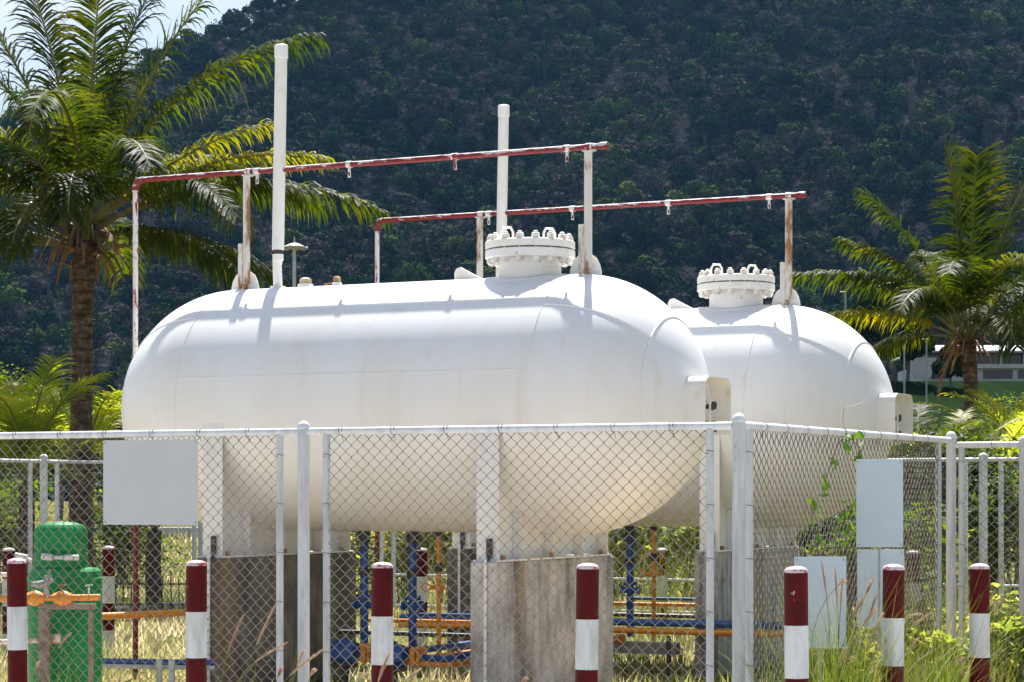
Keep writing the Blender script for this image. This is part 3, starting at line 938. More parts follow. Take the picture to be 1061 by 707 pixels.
# pipe rack in front of the green vessel
D = 18.4
base = at(50, D, GZ)
t = thing('pipe_rack', base, 'low rack carrying an orange pipe with two round valves in front of the green vessel', 'pipe rack')
zc = lambda y: zat(y, D) - GZ
X = lambda px: at(px, D, 0).x - base.x
s = MB(); s.tube([(X(-30), 0, zc(621)), (X(104), 0, zc(619))], .026, 12)
s.build('orange_pipe', M['orange'], t)
for px in (36.5, 65):
    s = MB(); s.lathe([(.02, -.055), (.05, -.045), (.066, 0), (.05, .045), (.02, .055)], 14, (X(px), 0, zc(620)), 'x')
    s.tube([(X(px) - .07, 0, zc(620)), (X(px) - .045, 0, zc(620))], .045, 10); s.tube([(X(px) + .045, 0, zc(620)), (X(px) + .07, 0, zc(620))], .045, 10)
    s.build('round_valve', M['orange'], t)
for px in (64, 92):
    s = MB(); s.tube([(X(px), 0, zc(617)), (X(px), 0, zc(607))], .008, 6); s.tube([(X(px) - .03, 0, zc(607)), (X(px) + .03, 0, zc(606))], .007, 6); s.build('valve_lever', M['rustw'], t)
s = MB()
s.tube([(X(34), -.05, zc(605)), (X(42), -.05, zc(606)), (X(56), -.05, zc(601))], [.018, .035, .018], 10); s.tube([(X(50), -.05, zc(602)), (X(50), -.05, zc(596))], .022, 10)
s.tube([(X(52), -.03, zc(590)), (X(53), -.03, zc(600))], .012, 8); s.tube([(X(48), -.05, zc(604)), (X(50), -.02, zc(618))], .02, 8)
s.build('grey_valve', M['grey'], t)
s = MB(); s.box((X(69), .04, zc(629)), (.45, .06, .045)); s.build('cross_beam', M['rackm'], t)
for px, ww in ((45, .085), (93.5, .032)):
    s = MB(); s.box((X(px), .03, zc(631) / 2), (ww, .05, zc(631))); s.build('leg', M['rackm'], t)
s = MB(); s.tube([(X(-30), .08, zc(667)), (X(50), .08, zc(664))], .022, 10); s.tube([(X(44), .08, zc(664)), (X(60), .08, zc(662))], .042, 10); s.build('grey_pipe', M['rustw'], t)
s = MB(); s.tube([(X(-30), .1, zc(596)), (X(12), .1, zc(596))], .02, 10); s.build('upper_pipe', M['rustw'], t)

# ------------------------------------------------------------------ fences
def lathe_cap(s, c, r):
    s.lathe([(r + .002, 0), (r + .005, .004), (r + .005, .018), (r * .93, .034), (r * .62, .050), (r * .2, .057)], 16, c)
def wires(s, p0, p1, z0, z1, rad, pitch=.046, hh=.0425, n=4):
    d = (p1 - p0); Wd = d.length; d.normalize(); nrm = Vector((-d.y, d.x, 0))
    cnt = max(1, round(Wd / pitch)); pt = Wd / cnt
    rr = random.Random(int(Wd * 1000))
    for i in range(cnt):
        xc = pt * (i + .5)
        pts_ = []
        k = 0; z = z1
        while z > z0:
            side = 1 if (k + i) % 2 else -1
            jx = rr.gauss(0, .0012)
            dep = math.sin(i * .31 + k * .07) * .004
            pts_.append(p0 + d * (xc + side * (pt / 2 + .002) + jx) + nrm * (side * .003 + dep + math.sin(i * .11 + 1.3 + k * .05) * .006) + Vector((0, 0, z)))
            z -= hh; k += 1
        s.tube(pts_, rad, n, cap=False)
def fence(name, pA, pB, label, post_s, panels, ztop, zcap, wr=.0034, posts_mat='post', group='chain link fence runs round the tank yard', nside=4, rails=(), pitch=.046, pr=.043, sr=.026):
    """posts at distances post_s from pA; panels = (s0, s1) framed mesh"""
    t = thing(name, (pA.x, pA.y, GZ), label, 'fence', group)
    d = (pB - pA).normalized()
    P = lambda s_, z: d * s_ + Vector((0, 0, z - GZ))
    for s_ in post_s:
        m = MB(); m.tube([P(s_, GZ), P(s_, zcap - .05)], pr, 16); m.build('post', M[posts_mat], t)
        m = MB(); lathe_cap(m, P(s_, zcap - .055), pr); m.build('post_cap', M['fence'], t)
    for (s0, s1, rl, rr_) in panels:
        m = MB(); m.tube([P(rl, ztop), P(rr_, ztop)], .027, 14); m.build('top_rail', M['fence'], t)
        for s_ in (s0, s1):
            m = MB(); m.tube([P(s_, GZ + .08), P(s_, ztop - .02)], sr, 12); m.build('frame_stile', M[posts_mat], t)
        m = MB(); m.tube([P(s0, GZ + .10), P(s1, GZ + .10)], .024, 10); m.build('bottom_rail', M['fence'], t)
        for zr in rails:
            m = MB(); m.tube([P(s0, zr), P(s1, zr)], .020, 10); m.build('middle_rail', M['fence'], t)
        m = MB(); wires(m, P(s0 + .02, 0) * 1.0, P(s1 - .02, 0) * 1.0, (GZ + .11), (ztop - .015), wr, pitch, pitch * .94, nside)
        o_ = m.build('wire_mesh', M['wire'], t)
        tm = MB(); q = s0 + .25
        while q < s1 - .1:
            c_ = P(q, ztop); nv = Vector((-d.y, d.x, 0))
            tm.tube([c_ + (nv * math.cos(a5) * .031 + Vector((0, 0, 1)) * math.sin(a5) * .031 + d * (.004 * a5)) for a5 in [k5 * .7 for k5 in range(12)]] + [c_ + Vector((0, 0, -.075))], .0022, 4)
            q += .42
        for zz in [GZ + .3 + .35 * k5 for k5 in range(6)]:
            for q in (s0, s1):
                c_ = P(q, zz)
                tm.tube([c_ + (nv * math.cos(a5) * (sr + .003) + d * math.sin(a5) * (sr + .003) + Vector((0, 0, .003 * a5))) for a5 in [k5 * .7 for k5 in range(11)]], .0022, 4)
        tm.build('tie_wires', M['wire'], t)['kind'] = 'stuff'
        o_['kind'] = 'stuff'
    return t
C = Vector((1.47, 14.9, 0))
fence('chain_link_fence', C, C + U1 * 10, 'chain link fence in front of the near tank, with the grey sign on it', [3.3, 6.6, 9.9],
      [(.20, 3.11, .04, 3.27), (3.50, 6.40, 3.33, 6.57), (6.80, 9.70, 6.63, 9.87)], 1.93, 2.005)
fence('chain_link_fence', C, C + U2 * 5, 'chain link fence running back from the corner post, with a vine climbing on it', [0, 5.0],
      [(.195, 4.62, .04, 4.96)], 1.935, 2.01)
CR = C + U2 * 5.0
fence('chain_link_fence', CR, CR - U1 * 6, 'chain link fence at the right edge of the photo beyond the corner', [.62, 3.9],
      [(.09, .64, .03, .60), (.75, 3.75, .66, 3.87)], 1.895, 1.965)
CB = C + U2 * 16.1 + U1 * 2.68
bp = [3.07 * k for k in range(-2, 5)]
fence('chain_link_fence', CB, CB + U1 * 10, 'distant chain link fence behind both tanks', bp,
      [(bp[k] + .24, bp[k + 1] - .24, bp[k] + .03, bp[k + 1] - .03) for k in range(6)], 1.93, 2.02, .0034, 'fence', nside=3, rails=(.26,), pitch=.052, pr=.058, sr=.036)
CL = C + U2 * 11.9 + U1 * 14.9
fence('chain_link_fence', CL, CL + U2 * 5, 'distant chain link fence at the left edge, in front of the young palms', [-3.3, 0, 3.9],
      [(-3.0, -.30, -3.27, -.03), (.30, 3.7, .03, 3.87)], 1.93, 2.03, .0034, 'fence', nside=3, pitch=.052, pr=.055, sr=.034)

# ------------------------------------------------------------------ blank signs
def sign(c, rz, wd, h, label, mat, posts=False, name='sign_board'):
    t = thing(name, c, label, 'sign', 'blank signs by the fence', rz)
    s = MB(); s.box((0, 0, 0), (wd, .004, h), bev=.0015); s.build('panel', M[mat], t, smooth=False)
    s = MB()
    for a_ in (-1, 1):
        for b_ in (-1, 1):
            s.tube([(a_ * (wd / 2 - .02), -.004, b_ * (h / 2 - .02)), (a_ * (wd / 2 - .02), .03, b_ * (h / 2 - .02))], .0045, 6)
    s.build('tie_wire', M['dark'], t)
    if posts:
        s = MB(); s.tube([(0, .03, h / 2 - .05), (0, .03, GZ - c.z)], .016, 8); s.build('stake', M['grey'], t)
    return t
pc = C + U1 * 4.60 - U2 * .036
sign(Vector((pc.x, pc.y, (1.885 + 1.258) / 2)), AX + math.pi, .845, .627, 'large blank light grey sign hung on the front fence', 'sign_grey')
D = 16.9
for (x0, x1, y0, y1, dd, lab, rz) in ((887, 936, 476, 567, 16.85, 'upper blank pale blue sign above another of the same width', .05),
                                     (888, 937, 569.5, 650, 16.87, 'lower blank pale blue sign directly under another one', .05),
                                     (823, 877, 577, 672, 15.4, 'blank pale blue sign low behind the bollard, left of the stacked pair', .0)):
    cx = at((x0 + x1) / 2, dd, zat((y0 + y1) / 2, dd))
    sign(cx, rz, (x1 - x0) / F * dd, (y1 - y0) / F * dd, lab, 'sign_blue', True)

# ------------------------------------------------------------------ bollards
def make_bollard(h, label, red='red', r=.068, band=.30, group='front row of red and white bollards', first='red'):
    t = thing('bollard', (0, 0, GZ), label, 'bollard', group)
    top = h - GZ
    z = top; k = 0
    s = MB(); s.lathe([(r, top - .012), (r * .99, top), (r * .85, top + .013), (r * .5, top + .022), (r * .1, top + .025)], 28)
    s.build('cap', M['capm'], t)
    z = top - .012
    while z > 0:
        z2 = max(0, z - band)
        s = MB(); rr_ = r if k % 2 == 0 else r + .0012
        s.lathe([(rr_, z2), (rr_, (z + z2) / 2), (rr_, z)], 28)
        s.build('red_band' if k % 2 == 0 else 'white_band', M[red] if k % 2 == 0 else M['bwhite'], t)
        z = z2; k += 1
    return t
row = [(19, 16.0, 578, 'leftmost bollard of the front row, before the green vessel', 'red'),
       (203, 15.0, 580, 'second front bollard from the left, before the dark pier', 'red'),
       (396, 14.3, 582, 'third front bollard from the left, between the two valves', 'red'),
       (606.5, 13.75, 583, 'fourth front bollard from the left, before the pale pier', 'red'),
       (826.5, 13.1, 586, 'front bollard just right of the fence corner post', 'red'),
       (924, 14.4, 584, 'front bollard with chipped red paint under the stacked pale signs', 'red2'),
       (1015, 15.6, 583.5, 'rightmost bollard of the front row', 'red')]
for px, D, y, lab, rm in row:
    b_ = make_bollard(zat(y, D) - .028, lab, rm)
    p = at(px, D)
    b_.location = (p.x, p.y, GZ)
    b_.rotation_euler[2] = rnd.uniform(0, 6)
    b_.rotation_euler[0] = rnd.gauss(0, .006); b_.rotation_euler[1] = rnd.gauss(0, .006)
row2 = [(112.5, 25.5, 568, 'distant bollard left of the thin dark red pole', .068), (401 + 36, 27.0, 570, 'distant bollard seen under the near tank behind the orange riser', .068),
        (686, 28.0, 570, 'distant bollard seen beside the orange riser of the far tank', .068), (946, 23.5, 573, 'distant bollard right of the stacked pale signs', .072),
        (9, 25.0, 570, 'distant whitish bollard at the left edge behind the first front bollard', .068)]
for px, D, y, lab, r_ in row2:
    b_ = make_bollard(zat(y, D), lab, 'red2', r_, .30, 'distant bollards behind the tanks')
    p = at(px, D); b_.location = (p.x, p.y, GZ)

# low white guard rail right of the far tank's pier
D = 23.6
bse = at(798, D, GZ)
t = thing('low_railing', bse, 'low white pipe railing behind the side fence beside the far pier', 'railing')
zt = zat(615, D) - GZ
s = MB(); s.tube([(-.45, .2, zt), (.35, 0, zt)], .022, 10); s.build('top_rail', M['fence'], t)
s = MB(); s.tube([(-.45, .2, zt * .14), (.35, 0, zt * .14)], .022, 10); s.build('lower_rail', M['fence'], t)
for k in range(4):
    f = k / 3
    s = MB(); s.tube([(-.43 + .76 * f, .195 - .19 * f, 0), (-.43 + .76 * f, .195 - .19 * f, zt)], .020, 8); s.build('baluster', M['fence'], t)

# ------------------------------------------------------------------ vegetation builders
def frond_mesh(L, e0, e1, seed, leaflen=.85, width=.035, nl=60, mats=('palm', 'rachis'), sag=.5, rw=.022, gap=.0, start=.16, jit=1.0):
    """frond in its own frame: starts at origin, heads along +x"""
    rr = random.Random(seed)
    m = MB()
    N = 18
    pts_ = [Vector((0, 0, 0))]; dirs = []
    for i in range(N):
        f = (i + .5) / N
        e = R(e0 + (e1 - e0) * (f ** 1.25))
        d = Vector((math.cos(e), math.sin(rr.uniform(-.01, .01)) , math.sin(e)))
        dirs.append(d.normalized()); pts_.append(pts_[-1] + d * (L / N))
    m.mi = 1
    m.tube(pts_, [rw * (1.25 - 1.1 * i / N) + .003 for i in range(N + 1)], 5)
    m.mi = 0
    for i in range(nl):
        f = start + (1 - start) * (i + .5) / nl
        q = f * N; j = min(N - 1, int(q)); p = pts_[j] + (pts_[j + 1] - pts_[j]) * (q - j)
        d = dirs[j]
        side0 = Vector((0, 1, 0)); up = side0.cross(d) * -1
        prof = math.sin(math.pi * min(1, (f - start * .4) / (1.06 - start * .4))) ** .55
        ll0 = leaflen * (0.30 + .70 * prof)
        for sg in (-1, 1):
            if rr.random() < gap: continue
            ll = ll0 * rr.uniform(1 - .14 * jit, 1.1)
            fw = .42 + .5 * f + rr.gauss(0, .06 * jit * 1.4)
            lift = .30 - .25 * f + rr.gauss(0, .10 * jit * 1.4)
            dr = (d * fw + side0 * sg + up * lift).normalized()
            pp = [p.copy()]
            cur = dr.copy()
            seg = 4
            sg_ = sag * rr.uniform(.75, 1.3)
            for k in range(seg):
                pp.append(pp[-1] + cur * (ll / seg))
                cur = (cur + Vector((0, 0, -sg_ * (.25 + .3 * k)))).normalized()
            wv = d * 1.0
            ws = [width * .55, width, width * .85, width * .5, .003]
            vs = []
            for k in range(seg + 1):
                t_ = (pp[min(k + 1, seg)] - pp[max(k - 1, 0)]).normalized()
                wd = (wv - t_ * wv.dot(t_))
                if wd.length < 1e-4: wd = up
                wd.normalize()
                vs += [pp[k] - wd * ws[k] / 2, pp[k] + wd * ws[k] / 2]
            m.add(vs, [(2 * k, 2 * k + 1, 2 * k + 3, 2 * k + 2) for k in range(seg)])
    return m

def place_frond(t, mb, az, base, mats, name='frond', roll=0.0):
    o_ = mb.build(name, [M[mats[0]], M[mats[1]]], t, smooth=False)
    o_.rotation_euler = (roll, 0, az)
    o_.location = base
    return o_

def palm_trunk(t, pts_, rads, rings=.14):
    m = MB()
    # ringed tapering trunk along a path
    P = []; Rr = []
    tot = sum((Vector(pts_[i + 1]) - Vector(pts_[i])).length for i in range(len(pts_) - 1))
    n = int(tot / (rings / 2))
    for i in range(n + 1):
        f = i / n * (len(pts_) - 1); j = min(len(pts_) - 2, int(f)); u = f - j
        P.append(Vector(pts_[j]).lerp(Vector(pts_[j + 1]), u))
        r0 = rads[j] * (1 - u) + rads[j + 1] * u
        Rr.append(r0 * (1.05 if i % 2 else .97) * rnd.uniform(.98, 1.02))
    m.tube(P, Rr, 16)
    m.build('trunk', M['palmbark'], t, angle=60)

# ---- left coconut palm
D = 38.0
base = at(84, D, GZ)
t = thing('coconut_palm', base, 'big coconut palm at the left, taller than the tanks', 'palm tree', 'coconut palms')
cz = zat(250, D) - GZ
cx = at(88, D).x - base.x
palm_trunk(t, [(0, 0, 0), (0, 0, cz * .5), (.02, 0, cz * .8), (cx, 0, cz)], [.215, .185, .175, .205])
crown = Vector((cx, 0, cz + .05))
# az (0 = right, 90 = away, -90 = to the viewer), start elev, end elev, length, sag, yellow
fr = [(-2, 62, 8, 4.8, 1.15, 0), (8, 46, 14, 3.5, .9, 1), (-12, 34, -10, 4.2, 1.1, 1), (4, 27, -24, 4.9, 1.3, 0), (-25, 14, -45, 3.1, 1.3, 0), (14, 16, -38, 3.3, 1.3, 0), (2, 38, -30, 3.6, 1.3, 0), (-6, 8, -50, 2.7, 1.3, 0),
      (184, 52, 2, 4.8, 1.0, 0), (195, 70, 20, 4.5, .8, 0), (172, 36, -20, 4.5, 1.2, 0), (190, 22, -42, 4.0, 1.3, 0), (186, 6, -55, 3.0, 1.3, 0), 
      (-85, 60, -70, 3.2, 1.2, 0),
      (5, 77, 50, 4.6, .55, 0), (80, 88, 74, 4.3, .7, 0), (150, 84, 66, 4.5, .7, 0), (30, 84, 60, 4.4, .7, 0), (176, 76, 48, 4.6, .55, 0),
      (182, 61, 18, 4.7, .9, 0), (188, 43, -8, 4.6, 1.1, 0), (176, 29, -30, 4.6, 1.3, 0), (200, 14, -45, 4.0, 1.3, 0), (165, 16, -38, 4.2, 1.3, 0),
      (-95, 85, -66, 4.3, 1.0, 0), (-62, 66, -50, 3.9, 1.1, 0), (-125, 62, -50, 4.0, 1.1, 0), (-150, 34, -50, 4.0, 1.3, 0), (-40, 36, -50, 3.9, 1.3, 0), (-100, 30, -60, 3.4, 1.3, 0),
      (110, 62, 10, 4.2, .9, 0), (60, 52, -10, 4.3, 1.0, 0), (140, 42, -18, 4.3, 1.1, 0), (30, 38, -25, 4.5, 1.2, 0), (90, 74, 40, 4.2, .7, 0), (90, 25, -40, 4.0, 1.3, 0)]
for i, (az, e0, e1, L, sag, yl) in enumerate(fr):
    mb = frond_mesh(L, e0, e1, 100 + i, .98 if not yl else .72, .040, 92, sag=sag, gap=.09, jit=1.2, rw=.034, start=.20)
    place_frond(t, mb, R(az), crown + Vector((math.cos(R(az)) * .12, math.sin(R(az)) * .12, rnd.uniform(-.30, .25) + .25 * math.sin(R(e0)))), ('palmy' if yl else 'palm', 'rachis'))
def dead_bits(t, crown, n, seed, size=1.0, mat='dead'):
    rr = random.Random(seed)
    for i in range(n):
        az = rr.uniform(0, 6.28)
        s = MB()
        p = crown + Vector((math.cos(az) * .15 * size, math.sin(az) * .15 * size, rr.uniform(-.35, .1) * size))
        pp = [p]
        d = Vector((math.cos(az), math.sin(az), rr.uniform(.0, .8))).normalized()
        for k in range(5):
            pp.append(pp[-1] + d * .16 * size * rr.uniform(.8, 1.4)); d = (d + Vector((0, 0, -.55))).normalized()
        wd = Vector((-math.sin(az), math.cos(az), 0)) * .05 * size
        vs = []
        for k, q in enumerate(pp): vs += [q - wd * (1 - k * .13), q + wd * (1 - k * .13) + Vector((0, 0, .01))]
        s.add(vs, [(2 * k, 2 * k + 1, 2 * k + 3, 2 * k + 2) for k in range(5)])
        s.build('dead_sheath', M[mat], t, smooth=False)
dead_bits(t, Vector((cx, 0, cz - .05)), 22, 3, 1.15)
dead_bits(t, Vector((cx, 0, cz + .32)), 24, 8, .7, 'bark')
dead_bits(t, Vector((cx, 0, cz + .15)), 26, 9, .75)

# ---- right coconut palm
D = 45.0
base = at(1006, D, GZ)
t = thing('coconut_palm', base, 'smaller coconut palm at the right edge, in front of the pale house', 'palm tree', 'coconut palms')
cz = zat(352, D) - GZ
cx = at(1003, D).x - base.x
palm_trunk(t, [(-.05, 0, 0), (0, 0, cz * .5), (.0, 0, cz * .8), (cx, 0, cz)], [.17, .15, .14, .16], .12)
crown = Vector((cx, 0, cz))
fr = [(180, 44, -8, 3.7, 1.0, 0), (186, 26, -16, 3.1, 1.1, 1), (176, 68, 42, 3.5, .7, 0), (200, 50, -4, 2.9, 1.0, 0), (170, 88, 82, 3.8, .45, 2), (60, 86, 78, 3.7, .45, 2), (8, 77, 60, 3.8, .5, 2), (182, 58, 16, 3.1, .9, 0),
      (5, 62, 4, 3.2, .9, 0), (-10, 44, -22, 3.3, 1.1, 0), (0, 20, -30, 3.0, 1.2, 0), (-60, 78, -30, 3.0, .9, 0), (-110, 80, -40, 3.0, .9, 0), (-130, 56, -50, 3.0, 1.0, 0),
      (100, 66, 10, 3.1, .8, 0), (80, 44, -20, 3.0, 1.0, 0), (130, 50, -5, 3.1, .9, 0), (40, 50, -5, 3.1, .9, 0), (-80, 34, -60, 2.7, 1.2, 0), (150, 16, -55, 2.6, 1.2, 0), (20, 30, -50, 2.8, 1.2, 0)]
for i, (az, e0, e1, L, sag, yl) in enumerate(fr):
    mb = frond_mesh(L, e0, e1, 300 + i, .98 if yl == 2 else .80, .048 if yl == 2 else .042, 84, sag=sag, gap=.05, jit=1.2, start=.2)
    place_frond(t, mb, R(az), crown + Vector((math.cos(R(az)) * .08, math.sin(R(az)) * .08, 0)), ('palmy' if yl == 1 else 'palm', 'rachis'))
dead_bits(t, Vector((cx, 0, cz - .05)), 30, 5, .75)
dead_bits(t, Vector((cx, 0, cz + .25)), 24, 6, .6, 'bark')
# hanging dead frond
mb = frond_mesh(1.5, -50, -88, 399, .35, .03, 26, sag=.9)
place_frond(t, mb, R(185), Vector((cx, 0, cz + .2)), ('dead', 'dead'), 'dead_frond')

# ---- young palms
def young_palm(px, D, ybase, h, n, L, seed, label, leaf=.55, mat='palmb', trunk=.14, w_=.035, e=(40, 88)):
    rr = random.Random(seed)
    b_ = at(px, D, GZ)
    t = thing('young_palm', b_, label, 'palm', 'young palms')
    palm_trunk(t, [(0, 0, 0), (rr.uniform(-.05, .05), 0, h * .5), (0, 0, h)], [trunk, trunk * .9, trunk * .8], .12)
    for i in range(n):
        az = 360 * i / n + rr.uniform(-18, 18)
        e0 = rr.uniform(*e)
        mb = frond_mesh(L * rr.uniform(.8, 1.1), e0, e0 - rr.uniform(45, 85), seed * 50 + i, leaf, w_, 36, sag=.35)
        place_frond(t, mb, R(az), Vector((0, 0, h)), (mat, 'rachis'))
    return t
young_palm(28, 35, 0, 1.9, 15, 2.3, 11, 'young bright green palm at the left edge behind the distant fence')
young_palm(88, 40, 0, 2.1, 12, 2.3, 12, 'young yellow green palm left of the near tank, at the big palm trunk')
young_palm(160, 36.5, 0, 1.2, 9, 1.3, 13, 'small dark palm seen below the grey sign', .45, 'palm')
young_palm(984, 40, 0, 1.6, 14, 2.3, 14, 'spiky bright palm left of the right palm trunk', .45, e=(30, 85))
young_palm(1026, 38, 0, 1.4, 15, 2.2, 15, 'spiky bright palm right of the right palm trunk', .45, e=(30, 85))
young_palm(1060, 42, 0, 1.9, 14, 2.3, 16, 'spiky bright palm at the right edge', .45, e=(30, 85))
young_palm(948, 37, 0, 1.7, 13, 2.0, 17, 'dull palm tinged with straw, right of the far tank', .42, 'palm', e=(30, 85))

def shrub(px, D, h, r, seed, label, mat='shrub', n=1400, ls=.06, name='shrub', flat=.8, group='shrubs round the tank yard', stems=12, z0=0.0):
    rr = random.Random(seed)
    b_ = at(px, D, GZ + z0)
    t = thing(name, b_, label, 'shrub', group)
    lobes = []
    for i in range(11):
        an = rr.uniform(0, 6.28); q = r * rr.uniform(0, .75)
        lobes.append((Vector((math.cos(an) * q, math.sin(an) * q * .8, h * rr.uniform(.25, .85))), r * rr.uniform(.25, .5)))
    s = MB()
    for c, q in lobes:
        s.tube([(rr.uniform(-.1, .1), rr.uniform(-.1, .1), -z0), c * .5 + Vector((0, 0, h * .05)), c], [.018, .012, .006], 5)
        for k in range(stems // 2):
            d = Vector((rr.gauss(0, 1), rr.gauss(0, 1), rr.gauss(.6, .7))).normalized()
            s.tube([c, c + d * q * rr.uniform(.7, 1.25)], [.006, .002], 3, cap=False)
    s.build('stems', M['twig'], t)
    l = MB()
    for i in range(n):
        c, q = rr.choice(lobes)
        d = Vector((rr.gauss(0, 1), rr.gauss(0, 1), rr.gauss(.15, 1))).normalized()
        p = c + Vector((d.x, d.y, d.z * flat)) * q * (rr.random() ** .4) * 1.15
        if p.z < -z0: continue
        nn_ = Vector((rr.gauss(0, .7), rr.gauss(0, .7), 1)).normalized()
        a_ = nn_.orthogonal().normalized(); a_ = Matrix.Rotation(rr.uniform(0, 6.28), 3, nn_) @ a_; bb = nn_.cross(a_)
        s1 = ls * rr.uniform(.6, 1.35); s2 = s1 * rr.uniform(.4, .6)
        l.add([p - a_ * s1, p - bb * s2 - nn_ * s2 * .3, p + a_ * s1, p + bb * s2 - nn_ * s2 * .3], [(0, 1, 2), (0, 2, 3)])
    l.build('leaves', M[mat], t, smooth=False)
    return t
# behind the tanks (seen under them)
k = 0
for (px, D, h, r, mat, lab) in [
    (640, 34.5, 1.9, 1.1, 'shruby', 'bright shrub seen under the tanks just right of the pale pier'),
    (676, 34.8, 2.0, 1.1, 'shruby', 'bright shrub behind the orange riser of the far tank'),
    (712, 34.5, 1.9, 1.0, 'shruby', 'green shrub left of the far tank pier'),
    (418, 36.0, 1.8, 1.1, 'shruby', 'bright shrub seen under the near tank between the blue risers'),
    (462, 36.5, 1.7, 1.0, 'shruby', 'green shrub seen under the near tank beside the orange riser'),
    (366, 37.0, 1.6, .9, 'shruby', 'bright shrub seen under the near tank right of the dark pier'),
    (850, 27.5, 1.75, 1.0, 'shrubd', 'dark leafy shrub under the far tank head, behind the vine'),
    (880, 28.5, 1.9, 1.1, 'shrub', 'green shrub behind the stacked pale signs'),
    (918, 31.0, 1.6, 1.2, 'shrub', 'green shrub left of the right fence post, inside the yard'),
    (955, 34.0, 3.0, 1.3, 'shrubd', 'dark tall shrub between the far tank and the right fence corner'),
    (1004, 35.5, 2.8, 1.3, 'shrubd', 'dark shrub below the right palm, behind the distant fence'),
    (1050, 36.0, 3.0, 1.4, 'shrub', 'green shrub at the right edge behind the distant fence'),
    (874, 19.9, 1.75, .42, 'shrub', 'tall leafy shrub against the side fence behind the pale signs'),
    (952, 62.0, 4.5, 2.2, 'shrubd', 'dense dark shrubbery on the bank left of the right palm'),
    (1008, 64.0, 4.4, 2.3, 'shrub', 'dense green shrubbery on the bank behind the right palm trunk'),
    (1062, 62.0, 4.6, 2.3, 'shrub', 'dense green shrubbery on the bank at the right edge'),
    (958, 16.9, .85, .34, 'shruby', 'leafy weeds in front of the right fence corner posts'),
    (886, 15.9, .80, .30, 'shruby', 'leafy weeds between the chipped bollard and its left neighbour'),
    (1048, 18.3, .95, .42, 'shruby', 'leafy weeds right of the last front bollard'),
    (850, 15.8, .75, .30, 'shrub', 'leafy weeds under the left pale sign'),
    (868, 20.6, .75, .55, 'shruby', 'low bright shrub behind the side fence, between the signs'),
    (905, 21.2, .8, .6, 'shruby', 'low bright shrub behind the lower stacked sign'),
    (948, 22.0, .8, .6, 'shruby', 'low bright shrub left of the right fence corner posts'),
    (975, 18.4, .55, .5, 'shrub', 'low weeds at the foot of the right fence corner'),
    (1040, 20.8, .85, .6, 'shruby', 'low bright weeds at the right edge behind the fence'),
    (18, 42.0, 1.9, 1.4, 'shrub', 'green shrub behind the young palm at the left edge'),
    (118, 44.0, 1.8, 1.3, 'shrub', 'green shrub behind the hanging grey sign'),
    (-8, 60.0, 5.4, 2.2, 'shrub', 'round leafy tree crown at the left edge above the young palm'),
    (128, 46.0, 2.6, 1.2, 'shrubd', 'dark shrub just left of the near tank'),
]:
    big = h > 1.5
    shrub(px, D, h, r, 700 + k, lab, mat, int(1500 * (r / 1.0) ** 1.3) if big else 800, .07 if D > 26 else .05)
    k += 1

# ---- vine on the side fence
t = thing('climbing_vine', C + U2 * 2.3 + Vector((0, 0, GZ)), 'thin vine with bright leaves climbing the side fence left of the pale signs', 'vine')
def on_side(px, y, off=-.035):
    kx = (px - 530.5) / F
    s_ = (C.x - kx * C.y) / (kx * U2.y - U2.x)
    p = C + U2 * s_ + U1 * off
    return Vector((p.x, p.y, zat(y, p.y)))
vp = [(884, 505), (887, 478), (884, 462), (872, 450), (863, 461), (857, 478), (850, 498), (846, 512), (834, 518), (837, 536), (840, 560), (848, 600), (852, 660)]
org = t.location.copy()
s = MB(); s.tube([on_side(a_, b_) - org for a_, b_ in vp], .004, 5); s.build('stem', M['twig'], t)
s = MB(); s.tube([on_side(a_, b_) - org for a_, b_ in [(872, 450), (868, 436), (870, 423), (882, 420), (890, 417)]], .0028, 5); s.build('tendril', M['straw'], t)
lv = MB()
lv.add([(0, 0, 0), (.028, .030, .006), (.022, .058, .002), (0, .085, -.012), (-.022, .058, .002), (-.028, .030, .006), (0, .04, -.006)],
       [(0, 1, 6), (1, 2, 6), (2, 3, 6), (3, 4, 6), (4, 5, 6), (5, 0, 6)])
leaf0 = None
rr = random.Random(21)
lp = [(872, 450), (880, 449), (866, 451), (877, 453), (870, 462), (859, 477), (857, 474), (860, 481), (849, 489), (847, 497), (850, 503), (852, 500), (846, 511), (834, 517), (837, 521), (831, 515), (838, 532), (835, 536),
      (886, 465), (884, 471), (888, 483), (886, 508), (883, 516), (880, 520), (874, 528), (868, 531), (864, 538), (876, 522), (884, 494), (887, 500), (881, 446), (885, 457), (868, 458), (879, 512), (871, 517), (861, 534), (858, 545), (866, 548), (875, 541), (882, 534), (852, 551), (846, 560), (857, 560), (869, 560), (880, 556), (842, 552)]
for (a_, b_) in lp:
    rot = (R(rr.uniform(-160, -60)), R(rr.uniform(-40, 40)), R(rr.uniform(-70, 70)))
    loc = on_side(a_, b_, rr.uniform(-.07, -.035)) - org
    sc_ = rr.uniform(.6, 1.2)
    if leaf0 is None:
        leaf0 = lv.build('leaf', M['vine'], t, smooth=False, loc=loc); leaf0.rotation_euler = rot; leaf0.scale = (sc_,) * 3
    else: inst(leaf0, t, loc, rot, (sc_,) * 3)

